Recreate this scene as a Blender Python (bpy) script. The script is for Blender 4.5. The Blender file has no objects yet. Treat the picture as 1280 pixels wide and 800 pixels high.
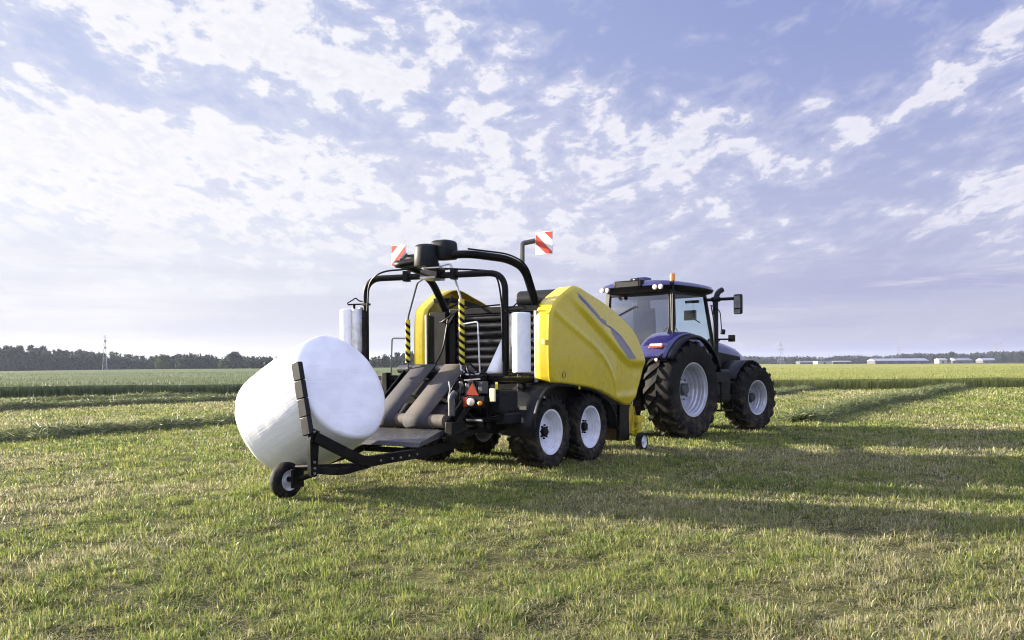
import bpy, bmesh, math, random
import numpy as np
from mathutils import Vector, Matrix
random.seed(7); rng = np.random.default_rng(7)
R = math.radians
sc = bpy.context.scene
COL = sc.collection

# ------------------------------------------------------------------ camera
cam = bpy.data.objects.new('camera', bpy.data.cameras.new('camera')); COL.objects.link(cam)
cam.data.sensor_width = 36; cam.data.lens = 1100 / 1280 * 36
cam.data.shift_y = 55.7 / 1280
cam.location = (0, 0, 1.56); cam.rotation_euler = (math.pi / 2, .0065, 0)
cam.data.clip_end = 8000; cam.data.clip_start = .1
sc.camera = cam

# ------------------------------------------------------------------ light
SUN_H = Vector((-.93, .37, 0)).normalized(); ELEV = R(12.8)
SUN = Vector((SUN_H.x * math.cos(ELEV), SUN_H.y * math.cos(ELEV), math.sin(ELEV)))
sl = bpy.data.objects.new('sun', bpy.data.lights.new('sun', 'SUN')); COL.objects.link(sl)
sl.data.energy = 5.0; sl.data.angle = R(.6); sl.data.color = (1, .90, .74)
sl.rotation_euler = SUN.to_track_quat('Z', 'Y').to_euler(); sl.location = (-50, 20, 30)
vs = sc.view_settings
vs.view_transform = 'Standard'; vs.look = 'None'; vs.gamma = 1; vs.use_curve_mapping = False; vs.exposure = 1.9
sc.cycles.max_bounces = 6; sc.cycles.diffuse_bounces = 3; sc.cycles.transparent_max_bounces = 12
sc.cycles.pixel_filter_type = 'BLACKMAN_HARRIS'; sc.cycles.filter_width = 1.1
sc.cycles.caustics_reflective = False; sc.cycles.caustics_refractive = False


class NT:
    """small node-tree helper"""
    def __init__(s, tree): s.t = tree; s.n = tree.nodes; s.l = tree.links
    def new(s, typ, **kw):
        n = s.n.new(typ)
        for k, v in kw.items(): setattr(n, k, v)
        return n
    def put(s, sock, v):
        if isinstance(v, bpy.types.NodeSocket): s.l.new(v, sock)
        elif v is not None: sock.default_value = v
    def m(s, op, a, b=None, c=None, clamp=False):
        n = s.new('ShaderNodeMath', operation=op, use_clamp=clamp)
        s.put(n.inputs[0], a); s.put(n.inputs[1], b)
        if c is not None: s.put(n.inputs[2], c)
        return n.outputs[0]
    def ramp(s, v, lo, hi, a=0., b=1., smooth=True):
        n = s.new('ShaderNodeMapRange'); n.interpolation_type = 'SMOOTHSTEP' if smooth else 'LINEAR'
        s.put(n.inputs[0], v)
        for i, q in zip((1, 2, 3, 4), (lo, hi, a, b)): s.put(n.inputs[i], q)
        return n.outputs[0]
    def noise(s, vec, scale, detail=4, rough=.5, dist=0., w=None):
        n = s.new('ShaderNodeTexNoise')
        if vec is not None: s.l.new(vec, n.inputs['Vector'])
        n.inputs['Scale'].default_value = scale; n.inputs['Detail'].default_value = detail
        n.inputs['Roughness'].default_value = rough; n.inputs['Distortion'].default_value = dist
        return n.outputs['Fac']
    def mix(s, f, a, b, blend='MIX'):
        n = s.new('ShaderNodeMix', data_type='RGBA', blend_type=blend)
        s.put(n.inputs[0], f)
        for i, q in ((6, a), (7, b)):
            if isinstance(q, tuple): q = (*q[:3], 1)
            s.put(n.inputs[i], q)
        return n.outputs[2]
    def xyz(s, x, y, z):
        n = s.new('ShaderNodeCombineXYZ')
        for i, q in enumerate((x, y, z)): s.put(n.inputs[i], q)
        return n.outputs[0]


world = bpy.data.worlds.new('World'); sc.world = world; world.use_nodes = True
wt = NT(world.node_tree); wt.n.clear()
tc = wt.new('ShaderNodeTexCoord')
sky = wt.new('ShaderNodeTexSky', sky_type='NISHITA'); sky.sun_disc = False
sky.sun_elevation = ELEV; sky.sun_rotation = math.atan2(SUN_H.x, SUN_H.y)
sky.air_density = 1.0; sky.dust_density = 1.6; sky.ozone_density = 2.5
sep = wt.new('ShaderNodeSeparateXYZ'); wt.l.new(tc.outputs['Generated'], sep.inputs[0])
dx, dy, dz = sep.outputs
zc = wt.m('MAXIMUM', dz, 0.0)
# a flat layer of broken cloud high above: direction -> point on the layer
SKY_STRENGTH = .05
def scol(r, g_, b_):
    f = lambda c: ((c / 255 + .055) / 1.055) ** 2.4 if c > 10 else c / 3295
    q = SKY_STRENGTH * 2 ** vs.exposure; return (f(r) / q, f(g_) / q, f(b_) / q)
az = wt.m('ARCTAN2', dx, dy)                       # compass direction, negative to the left
left = wt.ramp(az, -.50, .42, 1., 0.)
k = wt.m('DIVIDE', 1.0, wt.m('ADD', zc, .30))
P = wt.xyz(wt.m('MULTIPLY', az, k), wt.m('MULTIPLY', wt.m('LOGARITHM', wt.m('ADD', zc, .30), math.e), 1.45), 0.0)
wn = wt.new('ShaderNodeTexNoise'); wt.l.new(P, wn.inputs['Vector']); wn.inputs['Scale'].default_value = 4.0; wn.inputs['Detail'].default_value = 3
vm = wt.new('ShaderNodeVectorMath', operation='MULTIPLY_ADD'); wt.l.new(wn.outputs['Color'], vm.inputs[0]); vm.inputs[1].default_value = (.10, .10, 0); wt.l.new(P, vm.inputs[2])
mpg = wt.new('ShaderNodeMapping'); wt.l.new(vm.outputs[0], mpg.inputs[0]); mpg.inputs['Rotation'].default_value = (0, 0, R(-22)); mpg.inputs['Scale'].default_value = (1.1, 1.3, 1); Pm = mpg.outputs[0]
n1 = wt.noise(Pm, 9.0, 9, .60)
n2 = wt.noise(P, 3.0, 3, .5)
vo = wt.new('ShaderNodeTexVoronoi', feature='SMOOTH_F1'); wt.l.new(Pm, vo.inputs['Vector']); vo.inputs['Scale'].default_value = 15.0; vo.inputs['Smoothness'].default_value = .6
puff = wt.m('SUBTRACT', .5, vo.outputs['Distance'])
n3 = wt.noise(Pm, 30.0, 6, .62)
cover = wt.m('ADD', wt.ramp(left, 0, 1, .018, .06, False), wt.m('MULTIPLY', wt.m('SUBTRACT', n2, .5), .22))
# the larger banks and gaps of this evening's cloud, by compass direction and height
for a0, z0_, sa, sz, ro_, am in [(-0.388, 0.34, 0.087, 0.028, -8, 0.1), (-0.241, 0.329, 0.13, 0.052, 10, 0.13), (-0.144, 0.292, 0.061, 0.035, 30, 0.08), (-0.054, 0.33, 0.052, 0.043, 30, 0.07), (-0.036, 0.259, 0.061, 0.039, 20, 0.1), (0.054, 0.291, 0.048, 0.039, 0, 0.09), (-0.485, 0.223, 0.122, 0.039, 8, 0.08), (-0.365, 0.235, 0.096, 0.03, -5, 0.08), (-0.241, 0.22, 0.07, 0.03, -10, 0.07), (-0.442, 0.166, 0.226, 0.061, 0, 0.09), (0.162, 0.231, 0.122, 0.052, 20, 0.055), (0.232, 0.276, 0.043, 0.03, 30, 0.06), (0.316, 0.223, 0.078, 0.035, 25, 0.05), (0.009, 0.183, 0.191, 0.052, 0, 0.07), (0.478, 0.279, 0.104, 0.019, 28, 0.13), (0.506, 0.168, 0.078, 0.023, 12, 0.14), (0.434, 0.155, 0.052, 0.014, 15, 0.08), (0.434, 0.336, 0.022, 0.016, 30, 0.1), (0.219, 0.338, 0.024, 0.009, 0, 0.1), (0.527, 0.24, 0.043, 0.016, 25, 0.1), (0.517, 0.315, 0.026, 0.012, 25, 0.1), (-0.419, 0.286, 0.191, 0.024, -3, -0.1), (-0.189, 0.255, 0.13, 0.021, -12, -0.07), (0.275, 0.327, 0.226, 0.061, 0, -0.12), (0.127, 0.358, 0.104, 0.035, 0, -0.1), (0.471, 0.217, 0.104, 0.035, 10, -0.08), (0.396, 0.104, 0.191, 0.043, 0, -0.05), (0.316, 0.174, 0.07, 0.022, 0, -0.05), (0.0, 0.368, 0.052, 0.026, 0, -0.05)]:
    u_ = wt.m('SUBTRACT', az, a0); w_ = wt.m('SUBTRACT', zc, z0_); c_, s_ = math.cos(R(ro_)), math.sin(R(ro_))
    e1 = wt.m('MULTIPLY', wt.m('ADD', wt.m('MULTIPLY', u_, c_), wt.m('MULTIPLY', w_, s_)), 1 / sa)
    e2 = wt.m('MULTIPLY', wt.m('SUBTRACT', wt.m('MULTIPLY', w_, c_), wt.m('MULTIPLY', u_, s_)), 1 / sz)
    r2 = wt.m('ADD', wt.m('MULTIPLY', e1, e1), wt.m('MULTIPLY', e2, e2))
    cover = wt.m('ADD', cover, wt.m('MULTIPLY', wt.m('EXPONENT', wt.m('MULTIPLY', r2, -1.0)), am))
dens = wt.m('ADD', wt.m('ADD', wt.m('ADD', wt.m('MULTIPLY', n1, .60), wt.m('MULTIPLY', n3, .30)), wt.m('MULTIPLY', puff, .17)), cover)
cl = wt.ramp(dens, .485, .60)
thin = wt.m('MULTIPLY', wt.ramp(dens, .38, .56), .32)
cl = wt.m('MAXIMUM', cl, thin)
cl = wt.m('MULTIPLY', cl, wt.ramp(zc, .05, .16, .15, 1.))
nish = wt.mix(1.0, sky.outputs[0], (1.0, 1.0, 1.2), 'MULTIPLY')
grad = wt.mix(wt.ramp(zc, .04, .40), wt.mix(left, scol(192, 193, 221), scol(238, 237, 244)), wt.mix(left, scol(150, 160, 212), scol(186, 196, 230)))
base = wt.mix(.85, nish, grad)
core = wt.m('MULTIPLY', wt.ramp(dens, .56, .70), wt.ramp(n3, .62, .40))
cloudc = wt.mix(wt.m('MULTIPLY', core, .55), wt.mix(left, scol(240, 239, 250), scol(254, 253, 255)), wt.mix(left, scol(196, 200, 228), scol(226, 228, 242)))
full = wt.mix(wt.m('MULTIPLY', cl, .93), base, cloudc)
bank = wt.m('MULTIPLY', wt.ramp(wt.noise(wt.xyz(wt.m('MULTIPLY', az, 1.6), 0.0, wt.m('MULTIPLY', dz, 17.0)), 1.9, 6, .55, .3), .42, .62), wt.ramp(zc, .19, .05))
full = wt.mix(wt.m('MULTIPLY', bank, .75), full, wt.mix(left, scol(170, 173, 210), scol(222, 223, 236)))
low = wt.m('MULTIPLY', wt.ramp(wt.noise(wt.xyz(wt.m('MULTIPLY', az, 2.6), 3.0, wt.m('MULTIPLY', dz, 26.0)), 2.3, 6, .6, .3), .54, .68), wt.m('MULTIPLY', wt.ramp(zc, .22, .10), wt.ramp(zc, .03, .07)))
full = wt.mix(wt.m('MULTIPLY', low, .6), full, wt.mix(left, scol(222, 220, 234), scol(246, 244, 250)))
# added fill: unseen sky overhead and behind the camera brightened for the shaded sides
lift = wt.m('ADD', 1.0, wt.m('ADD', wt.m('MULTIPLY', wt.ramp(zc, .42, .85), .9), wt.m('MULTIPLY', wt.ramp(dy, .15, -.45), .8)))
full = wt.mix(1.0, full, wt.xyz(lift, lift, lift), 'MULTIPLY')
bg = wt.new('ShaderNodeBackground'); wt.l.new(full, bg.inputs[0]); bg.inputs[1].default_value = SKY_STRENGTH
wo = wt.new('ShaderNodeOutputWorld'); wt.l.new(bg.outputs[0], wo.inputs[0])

# ------------------------------------------------------------------ materials
def material(name, col, rough=.5, metal=0., col2=None, scale=3., mixlo=.4, mixhi=.7, bump=0., bscale=40., coat=0., spec=.5, dirt=None, vec='Object'):
    m = bpy.data.materials.new(name); m.use_nodes = True
    t = NT(m.node_tree); b = t.n['Principled BSDF']
    tcn = t.new('ShaderNodeTexCoord'); v = tcn.outputs[vec]
    c = (*col, 1)
    if col2 is not None:
        c = t.mix(t.ramp(t.noise(v, scale, 6, .6), mixlo, mixhi), col, col2)
    if dirt is not None:
        g = t.new('ShaderNodeNewGeometry'); sp = t.new('ShaderNodeSeparateXYZ'); t.l.new(g.outputs['Position'], sp.inputs[0])
        f = t.m('MULTIPLY', t.ramp(sp.outputs[2], dirt[1], dirt[2], 1., .15), t.ramp(t.noise(v, 7, 6, .65), .42, .68))
        c = t.mix(t.m('MULTIPLY', f, dirt[3]), c, dirt[0])
    t.put(b.inputs['Base Color'], c)
    r = t.m('ADD', rough, t.m('MULTIPLY', t.m('SUBTRACT', t.noise(v, 9, 4), .5), .25))
    t.put(b.inputs['Roughness'], r)
    b.inputs['Metallic'].default_value = metal; b.inputs['Coat Weight'].default_value = coat
    b.inputs['Specular IOR Level'].default_value = spec
    if bump:
        bn = t.new('ShaderNodeBump'); bn.inputs['Strength'].default_value = bump; bn.inputs['Distance'].default_value = .02
        t.l.new(t.noise(v, bscale, 4), bn.inputs['Height']); t.l.new(bn.outputs[0], b.inputs['Normal'])
    return m

DUST = (.20, .16, .09)
M = {}
M['yellow'] = material('yellow_paint', (.60, .47, .012), .30, col2=(.54, .43, .018), scale=1.2, coat=.25, bump=.03, bscale=3, dirt=(DUST, .6, 2.2, .35))
M['blue'] = material('blue_paint', (.024, .022, .13), .22, metal=.2, coat=.6, col2=(.02, .018, .10), scale=2, dirt=(DUST, .5, 2.4, .3))
M['black'] = material('black_paint', (.003, .003, .0035), .42, col2=(.0055, .005, .005), scale=5, bump=.05, bscale=20, spec=.12, dirt=(DUST, .2, 1.3, .06))
M['plastic'] = material('dark_plastic', (.006, .007, .011), .48, spec=.2, col2=(.010, .011, .014), scale=4, bump=.1, bscale=60, dirt=(DUST, .3, 1.5, .07))
M['rubber'] = material('tyre_rubber', (.006, .006, .007), .7, spec=.15, col2=(.013, .012, .010), scale=6, bump=.25, bscale=30, dirt=((.13, .105, .06), .05, 1.3, .5))
M['white_rim'] = material('white_rim', (.76, .77, .82), .38, col2=(.66, .67, .70), scale=5, dirt=(DUST, .2, .9, .35))
M['silver_rim'] = material('silver_rim', (.50, .52, .58), .34, metal=.35, col2=(.42, .43, .48), scale=5, dirt=(DUST, .2, 1.6, .3))
M['steel'] = material('bare_steel', (.42, .42, .42), .32, metal=.85, col2=(.25, .22, .2), scale=8)
M['galv'] = material('galvanised_steel', (.58, .59, .62), .38, metal=.5, col2=(.45, .45, .45), scale=12)
M['grey'] = material('grey_paint', (.05, .053, .065), .4, col2=(.075, .07, .065), scale=6)
M['slat'] = material('roller_steel', (.018, .018, .025), .32, metal=.2, col2=(.045, .043, .042), scale=8)
M['belt'] = material('conveyor_belt', (.055, .053, .058), .8, spec=.2, col2=(.10, .082, .065), scale=1.8, bump=.15, bscale=25)
M['roller'] = material('table_roller', (.17, .14, .11), .7, col2=(.11, .095, .08), scale=6, spec=.25)
M['red'] = material('red_reflective', (.55, .045, .02), .35)
M['white'] = material('white_reflective', (.74, .74, .75), .35)
M['hazyel'] = material('hazard_yellow', (.62, .52, .03), .45)
M['cream'] = material('cream_reflector', (.75, .68, .42), .35)
M['orange'] = material('orange_lens', (.85, .28, .01), .18, coat=.5)
M['redlens'] = material('red_lens', (.30, .05, .025), .18, coat=.5)
M['clearlens'] = material('clear_lens', (.85, .72, .62), .15, coat=.5)
M['brown'] = material('brown_steel', (.16, .09, .05), .6, col2=(.08, .05, .035), scale=10)
M['seat'] = material('seat_cloth', (.03, .035, .06), .8, col2=(.05, .055, .09), scale=10)
M['film'] = material('film_roll', (.80, .81, .86), .3, col2=(.72, .73, .80), scale=8, coat=.3)
M['decal_blue'] = material('decal_blue', (.06, .05, .25), .35)
M['decal_grey'] = material('decal_grey', (.17, .165, .19), .35)
M['decal_pale'] = material('decal_pale', (.42, .38, .20), .35)
M['concrete'] = material('shed_wall', (.085, .08, .078), .8, col2=(.065, .062, .06), scale=.4)
M['shedroof'] = material('shed_roof', (.22, .25, .33), .5, col2=(.18, .20, .27), scale=.3)
M['shedwhite'] = material('shed_white', (.34, .34, .33), .6, col2=(.28, .28, .27), scale=.5)
M['dark'] = material('dark_opening', (.03, .03, .035), .7)
M['pylon'] = material('pylon_steel', (.42, .43, .45), .5, metal=.3)
M['bark'] = material('bark', (.09, .065, .045), .9, col2=(.05, .04, .03), scale=3)

# glass
g = bpy.data.materials.new('cab_glass'); g.use_nodes = True
t = NT(g.node_tree); t.n.clear()
tr = t.new('ShaderNodeBsdfTransparent'); tr.inputs[0].default_value = (.20, .21, .25, 1)
gl = t.new('ShaderNodeBsdfGlossy'); gl.inputs[0].default_value = (1, 1, 1, 1); gl.inputs['Roughness'].default_value = .03
fr = t.new('ShaderNodeFresnel'); fr.inputs[0].default_value = 1.6
mx = t.new('ShaderNodeMixShader'); t.l.new(t.m('ADD', t.m('MULTIPLY', fr.outputs[0], .6), .02, clamp=True), mx.inputs[0])
t.l.new(tr.outputs[0], mx.inputs[1]); t.l.new(gl.outputs[0], mx.inputs[2])
t.l.new(mx.outputs[0], t.new('ShaderNodeOutputMaterial').inputs[0]); M['glass'] = g

g2 = g.copy(); g2.name = 'side_glass'; M['side_glass'] = g2
for nd in g2.node_tree.nodes:
    if nd.type == 'BSDF_TRANSPARENT': nd.inputs[0].default_value = (.80, .90, .90, 1)

# wrapped bale film: white, slightly shiny, creased and pulled tight
m = bpy.data.materials.new('bale_wrap'); m.use_nodes = True; t = NT(m.node_tree); b = t.n['Principled BSDF']
tcn = t.new('ShaderNodeTexCoord'); v = tcn.outputs['Object']
b.inputs['Base Color'].default_value = (.80, .80, .84, 1); b.inputs['Roughness'].default_value = .34
t.put(b.inputs['Base Color'], t.mix(t.ramp(t.noise(v, 2.2, 5, .6), .4, .7), (.85, .85, .87), (.78, .78, .82)))
b.inputs['Subsurface Weight'].default_value = .0
mp = t.new('ShaderNodeMapping'); t.l.new(v, mp.inputs[0]); mp.inputs['Rotation'].default_value = (R(20), R(35), 0); mp.inputs['Scale'].default_value = (1.2, 16, 1.6)
mp2 = t.new('ShaderNodeMapping'); t.l.new(v, mp2.inputs[0]); mp2.inputs['Rotation'].default_value = (R(-40), R(10), R(60)); mp2.inputs['Scale'].default_value = (20, 1.4, 1.6)
spz = t.new('ShaderNodeSeparateXYZ'); t.l.new(v, spz.inputs[0])
bandf = t.m('FRACT', t.m('ADD', t.m('MULTIPLY', spz.outputs[2], 5.2), t.m('MULTIPLY', t.m('ARCTAN2', spz.outputs[1], spz.outputs[0]), .16)))
hgt = t.m('ADD', t.m('MULTIPLY', t.ramp(bandf, .0, .06), .14), t.m('MULTIPLY', t.noise(mp.outputs[0], 1.1, 4, .55, .8), .5), t.m('MULTIPLY', t.noise(mp2.outputs[0], 1.0, 4, .55, .6), .5))
bn = t.new('ShaderNodeBump'); bn.inputs['Strength'].default_value = .5; bn.inputs['Distance'].default_value = .02
t.l.new(hgt, bn.inputs['Height']); t.l.new(bn.outputs[0], b.inputs['Normal']); M['wrap'] = m

# blades / leaves with a colour per blade
def blade_mat(name, attr='col', trans=.35, rough=.55, spec=.25):
    m = bpy.data.materials.new(name); m.use_nodes = True; t = NT(m.node_tree); t.n.clear()
    a = t.new('ShaderNodeAttribute'); a.attribute_name = attr
    pb = t.new('ShaderNodeBsdfPrincipled'); pb.inputs['Roughness'].default_value = rough; pb.inputs['Specular IOR Level'].default_value = spec
    t.l.new(a.outputs['Color'], pb.inputs['Base Color'])
    tl = t.new('ShaderNodeBsdfTranslucent'); t.l.new(a.outputs['Color'], tl.inputs[0])
    mx = t.new('ShaderNodeMixShader'); mx.inputs[0].default_value = trans
    t.l.new(pb.outputs[0], mx.inputs[1]); t.l.new(tl.outputs[0], mx.inputs[2])
    t.l.new(mx.outputs[0], t.new('ShaderNodeOutputMaterial').inputs[0]); return m
M['blade'] = blade_mat('grass_blades', trans=.40, rough=.5, spec=.25)
M['leaf'] = blade_mat('leaf_faces', trans=.2)

# ------------------------------------------------------------------ mesh helpers
def fillet(pts, rad, seg=6):
    pts = [Vector(p) for p in pts]; out = [pts[0]]
    for i in range(1, len(pts) - 1):
        a, b, c = pts[i - 1], pts[i], pts[i + 1]
        u = (a - b); w = (c - b); ru = min(rad, u.length * .48, w.length * .48)
        p0 = b + u.normalized() * ru; p1 = b + w.normalized() * ru
        for k in range(seg + 1):
            s = k / seg; out.append((1 - s) ** 2 * p0 + 2 * s * (1 - s) * b + s * s * p1)
    out.append(pts[-1]); return out

class MB:
    def __init__(s): s.v = []; s.f = []
    def add(s, vs_, fs):
        o = len(s.v); s.v += [tuple(q) for q in vs_]; s.f += [tuple(i + o for i in f) for f in fs]; return s
    def box(s, c, d, rot=None):
        mat = rot if rot is not None else Matrix.Identity(3)
        c = Vector(c); vs_ = []
        for x in (-.5, .5):
            for y in (-.5, .5):
                for z in (-.5, .5): vs_.append(c + mat @ Vector((x * d[0], y * d[1], z * d[2])))
        return s.add(vs_, [(0, 1, 3, 2), (4, 6, 7, 5), (0, 4, 5, 1), (2, 3, 7, 6), (0, 2, 6, 4), (1, 5, 7, 3)])
    def b2(s, a, b):   # box by two corners
        return s.box([(a[i] + b[i]) / 2 for i in range(3)], [abs(b[i] - a[i]) for i in range(3)])
    def tube(s, pts, r, n=12, rad=0, sq=None, up=(0, 0, 1), seg=6):
        if rad: pts = fillet(pts, rad, seg)
        pts = [Vector(p) for p in pts]; N = len(pts)
        rr = r if isinstance(r, (list, tuple)) else [r] * N
        t0 = (pts[1] - pts[0]).normalized(); u = Vector(up)
        if abs(u.dot(t0)) > .95: u = Vector((1, 0, 0)) if abs(t0.x) < .9 else Vector((0, 1, 0))
        rings = []
        for i, p in enumerate(pts):
            tt = (pts[min(i + 1, N - 1)] - pts[max(i - 1, 0)]).normalized()
            u = (u - tt * u.dot(tt)).normalized(); w = tt.cross(u)
            if sq:
                q = [(-1, -1), (1, -1), (1, 1), (-1, 1)]
                rings.append([p + w * (a * sq[0] / 2) + u * (b * sq[1] / 2) for a, b in q])
            else:
                rings.append([p + (u * math.cos(2 * math.pi * k / n) + w * math.sin(2 * math.pi * k / n)) * rr[i] for k in range(n)])
        nn = 4 if sq else n
        vs_ = [q for r_ in rings for q in r_]; fs = []
        for i in range(N - 1):
            for k in range(nn): fs.append((i * nn + k, i * nn + (k + 1) % nn, (i + 1) * nn + (k + 1) % nn, (i + 1) * nn + k))
        fs.append(tuple(range(nn))[::-1]); fs.append(tuple((N - 1) * nn + k for k in range(nn)))
        return s.add(vs_, fs)
    def lathe(s, prof, c=(0, 0, 0), n=48, axis='y', caps=True):
        vs_ = []; N = len(prof); c = Vector(c)
        for r, a in prof:
            for k in range(n):
                th = 2 * math.pi * k / n; x, z = r * math.cos(th), r * math.sin(th)
                vs_.append(c + (Vector((x, a, z)) if axis == 'y' else Vector((x, z, a)) if axis == 'z' else Vector((a, x, z))))
        fs = []
        for i in range(N - 1):
            for k in range(n): fs.append((i * n + k, i * n + (k + 1) % n, (i + 1) * n + (k + 1) % n, (i + 1) * n + k))
        if caps:
            fs.append(tuple(range(n))[::-1]); fs.append(tuple((N - 1) * n + k for k in range(n)))
        return s.add(vs_, fs)
    def prism(s, poly, y0, y1):   # polygon in xz
        n = len(poly); vs_ = [(x, y0, z) for x, z in poly] + [(x, y1, z) for x, z in poly]
        fs = [tuple(range(n)), tuple(range(n, 2 * n))[::-1]] + [(i, i + n, (i + 1) % n + n, (i + 1) % n) for i in range(n)]
        return s.add(vs_, fs)
    def strip(s, prof, y0, y1, ny=1):  # open sheet: profile in xz swept in y
        n = len(prof); vs_ = []; fs = []
        for j in range(ny + 1):
            y = y0 + (y1 - y0) * j / ny; vs_ += [(x, y, z) for x, z in prof]
        for j in range(ny):
            for i in range(n - 1): fs.append((j * n + i, j * n + i + 1, (j + 1) * n + i + 1, (j + 1) * n + i))
        return s.add(vs_, fs)
    def build(s, name, mat, parent=None, bevel=0., sharp=35, solid=0., subsurf=0, loc=None, seg=2):
        me = bpy.data.meshes.new(name); me.from_pydata(s.v, [], s.f); me.validate()
        bm = bmesh.new(); bm.from_mesh(me); bmesh.ops.recalc_face_normals(bm, faces=bm.faces); bm.to_mesh(me); bm.free()
        me.materials.append(mat if not isinstance(mat, str) else M[mat])
        me.polygons.foreach_set('use_smooth', [True] * len(me.polygons)); me.set_sharp_from_angle(angle=R(sharp))
        o = bpy.data.objects.new(name, me); COL.objects.link(o)
        if solid: q = o.modifiers.new('solid', 'SOLIDIFY'); q.thickness = solid; q.offset = 0
        if bevel:
            q = o.modifiers.new('bevel', 'BEVEL'); q.width = bevel; q.segments = seg; q.limit_method = 'ANGLE'; q.angle_limit = R(40)
            q.harden_normals = False
        if parent: o.parent = parent
        if loc is not None: o.location = loc
        return o

def empty(name, loc, rz, label, cat, group=None):
    o = bpy.data.objects.new(name, None); COL.objects.link(o); o.location = loc; o.rotation_euler = (0, 0, rz)
    o.empty_display_size = .3; tag(o, label, cat, group); return o
def tag(o, label, cat, group=None):
    o['label'] = label; o['category'] = cat
    if group: o['group'] = group
    return o
def quick_mesh(name, V, F, mat, colors=None, smooth=False):
    """numpy arrays -> mesh; F is (n,3) or (n,4); colors per vertex"""
    me = bpy.data.meshes.new(name); nv, nf, k = len(V), len(F), F.shape[1]
    me.vertices.add(nv); me.vertices.foreach_set('co', V.astype(np.float32).ravel())
    me.loops.add(nf * k); me.loops.foreach_set('vertex_index', F.astype(np.int32).ravel())
    me.polygons.add(nf); me.polygons.foreach_set('loop_start', np.arange(0, nf * k, k, dtype=np.int32))
    me.polygons.foreach_set('use_smooth', np.full(nf, smooth))
    me.update(calc_edges=True)
    if colors is not None:
        a = me.color_attributes.new('col', 'FLOAT_COLOR', 'POINT')
        c = np.ones((nv, 4), np.float32); c[:, :3] = colors; a.data.foreach_set('color', c.ravel())
    me.materials.append(M[mat] if isinstance(mat, str) else mat)
    o = bpy.data.objects.new(name, me); COL.objects.link(o); return o

# value noise in numpy
_G = rng.random((256, 256))
def vnoise(x, y, s, off=0):
    x = np.asarray(x) * s + 31.7 + off * 17.3; y = np.asarray(y) * s + 11.1 + off * 5.9
    xi = np.floor(x).astype(int); yi = np.floor(y).astype(int); fx = x - xi; fy = y - yi
    fx = fx * fx * (3 - 2 * fx); fy = fy * fy * (3 - 2 * fy)
    g_ = lambda a, b: _G[a & 255, b & 255]
    return (g_(xi, yi) * (1 - fx) + g_(xi + 1, yi) * fx) * (1 - fy) + (g_(xi, yi + 1) * (1 - fx) + g_(xi + 1, yi + 1) * fx) * fy
def fbm(x, y, s, o=4, off=0):
    r = 0; a = 1; t_ = 0
    for i in range(o): r = r + a * vnoise(x, y, s * 2 ** i, off + i * 3); t_ += a; a *= .55
    return r / t_

# ------------------------------------------------------------------ lie of the land
TB = R(33.5)   # heading of baler and of the hay rows
def row_c(X, Y): return X * math.cos(TB) - Y * math.sin(TB)
def row_s(X, Y): return X * math.sin(TB) + Y * math.cos(TB)
def ground_h(X, Y):
    near = np.clip((46 - np.hypot(X, Y)) / 30, 0, 1)
    return (fbm(X, Y, .9, 4) - .5) * .07 * near + (fbm(X, Y, 5, 2, 9) - .5) * .022 * near - .012

def edge_y(X): return 49.0 + .13 * X      # where the mown strip meets the standing crop

# ground sheet
def grid_axis(lo, hi, fine_lo, fine_hi, step, growth):
    a = list(np.arange(fine_lo, fine_hi + 1e-6, step)); s_ = step; x = a[-1]
    while x < hi: s_ *= growth; x += s_; a.append(x)
    s_ = step; x = a[0]; b_ = []
    while x > lo: s_ *= growth; x -= s_; b_.append(x)
    return np.array(b_[::-1] + a)
gx = grid_axis(-2400, 2400, -12, 14, .07, 1.06); gy = grid_axis(-300, 3000, 3, 24, .07, 1.06)
GX, GY = np.meshgrid(gx, gy); GZ = ground_h(GX, GY)
V = np.stack([GX.ravel(), GY.ravel(), GZ.ravel()], 1); nx, ny = len(gx), len(gy)
ii = (np.arange(ny - 1)[:, None] * nx + np.arange(nx - 1)[None]).ravel()
F = np.stack([ii, ii + 1, ii + 1 + nx, ii + nx], 1)
m = bpy.data.materials.new('mown_meadow'); m.use_nodes = True; t = NT(m.node_tree); b = t.n['Principled BSDF']
tcn = t.new('ShaderNodeTexCoord'); v = tcn.outputs['Object']
c = t.mix(t.ramp(t.noise(v, .55, 8, .65), .38, .62), (.055, .065, .02), (.11, .105, .045))
c = t.mix(t.ramp(t.noise(v, 9, 6, .7), .45, .72), c, (.03, .025, .015))
mp = t.new('ShaderNodeMapping'); t.l.new(v, mp.inputs[0]); mp.inputs['Rotation'].default_value = (0, 0, TB); mp.inputs['Scale'].default_value = (.55, .05, 1)
c = t.mix(t.m('MULTIPLY', t.ramp(t.noise(mp.outputs[0], 1, 5, .6), .4, .65), .5), c, (.21, .22, .06))
t.put(b.inputs['Base Color'], c); b.inputs['Roughness'].default_value = .9; b.inputs['Specular IOR Level'].default_value = .1
bn = t.new('ShaderNodeBump'); bn.inputs['Strength'].default_value = .9; bn.inputs['Distance'].default_value = .05
t.l.new(t.noise(v, 22, 5, .7), bn.inputs['Height']); t.l.new(bn.outputs[0], b.inputs['Normal'])
gr = quick_mesh('ground', V, F, m, smooth=True); gr['kind'] = 'structure'

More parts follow.
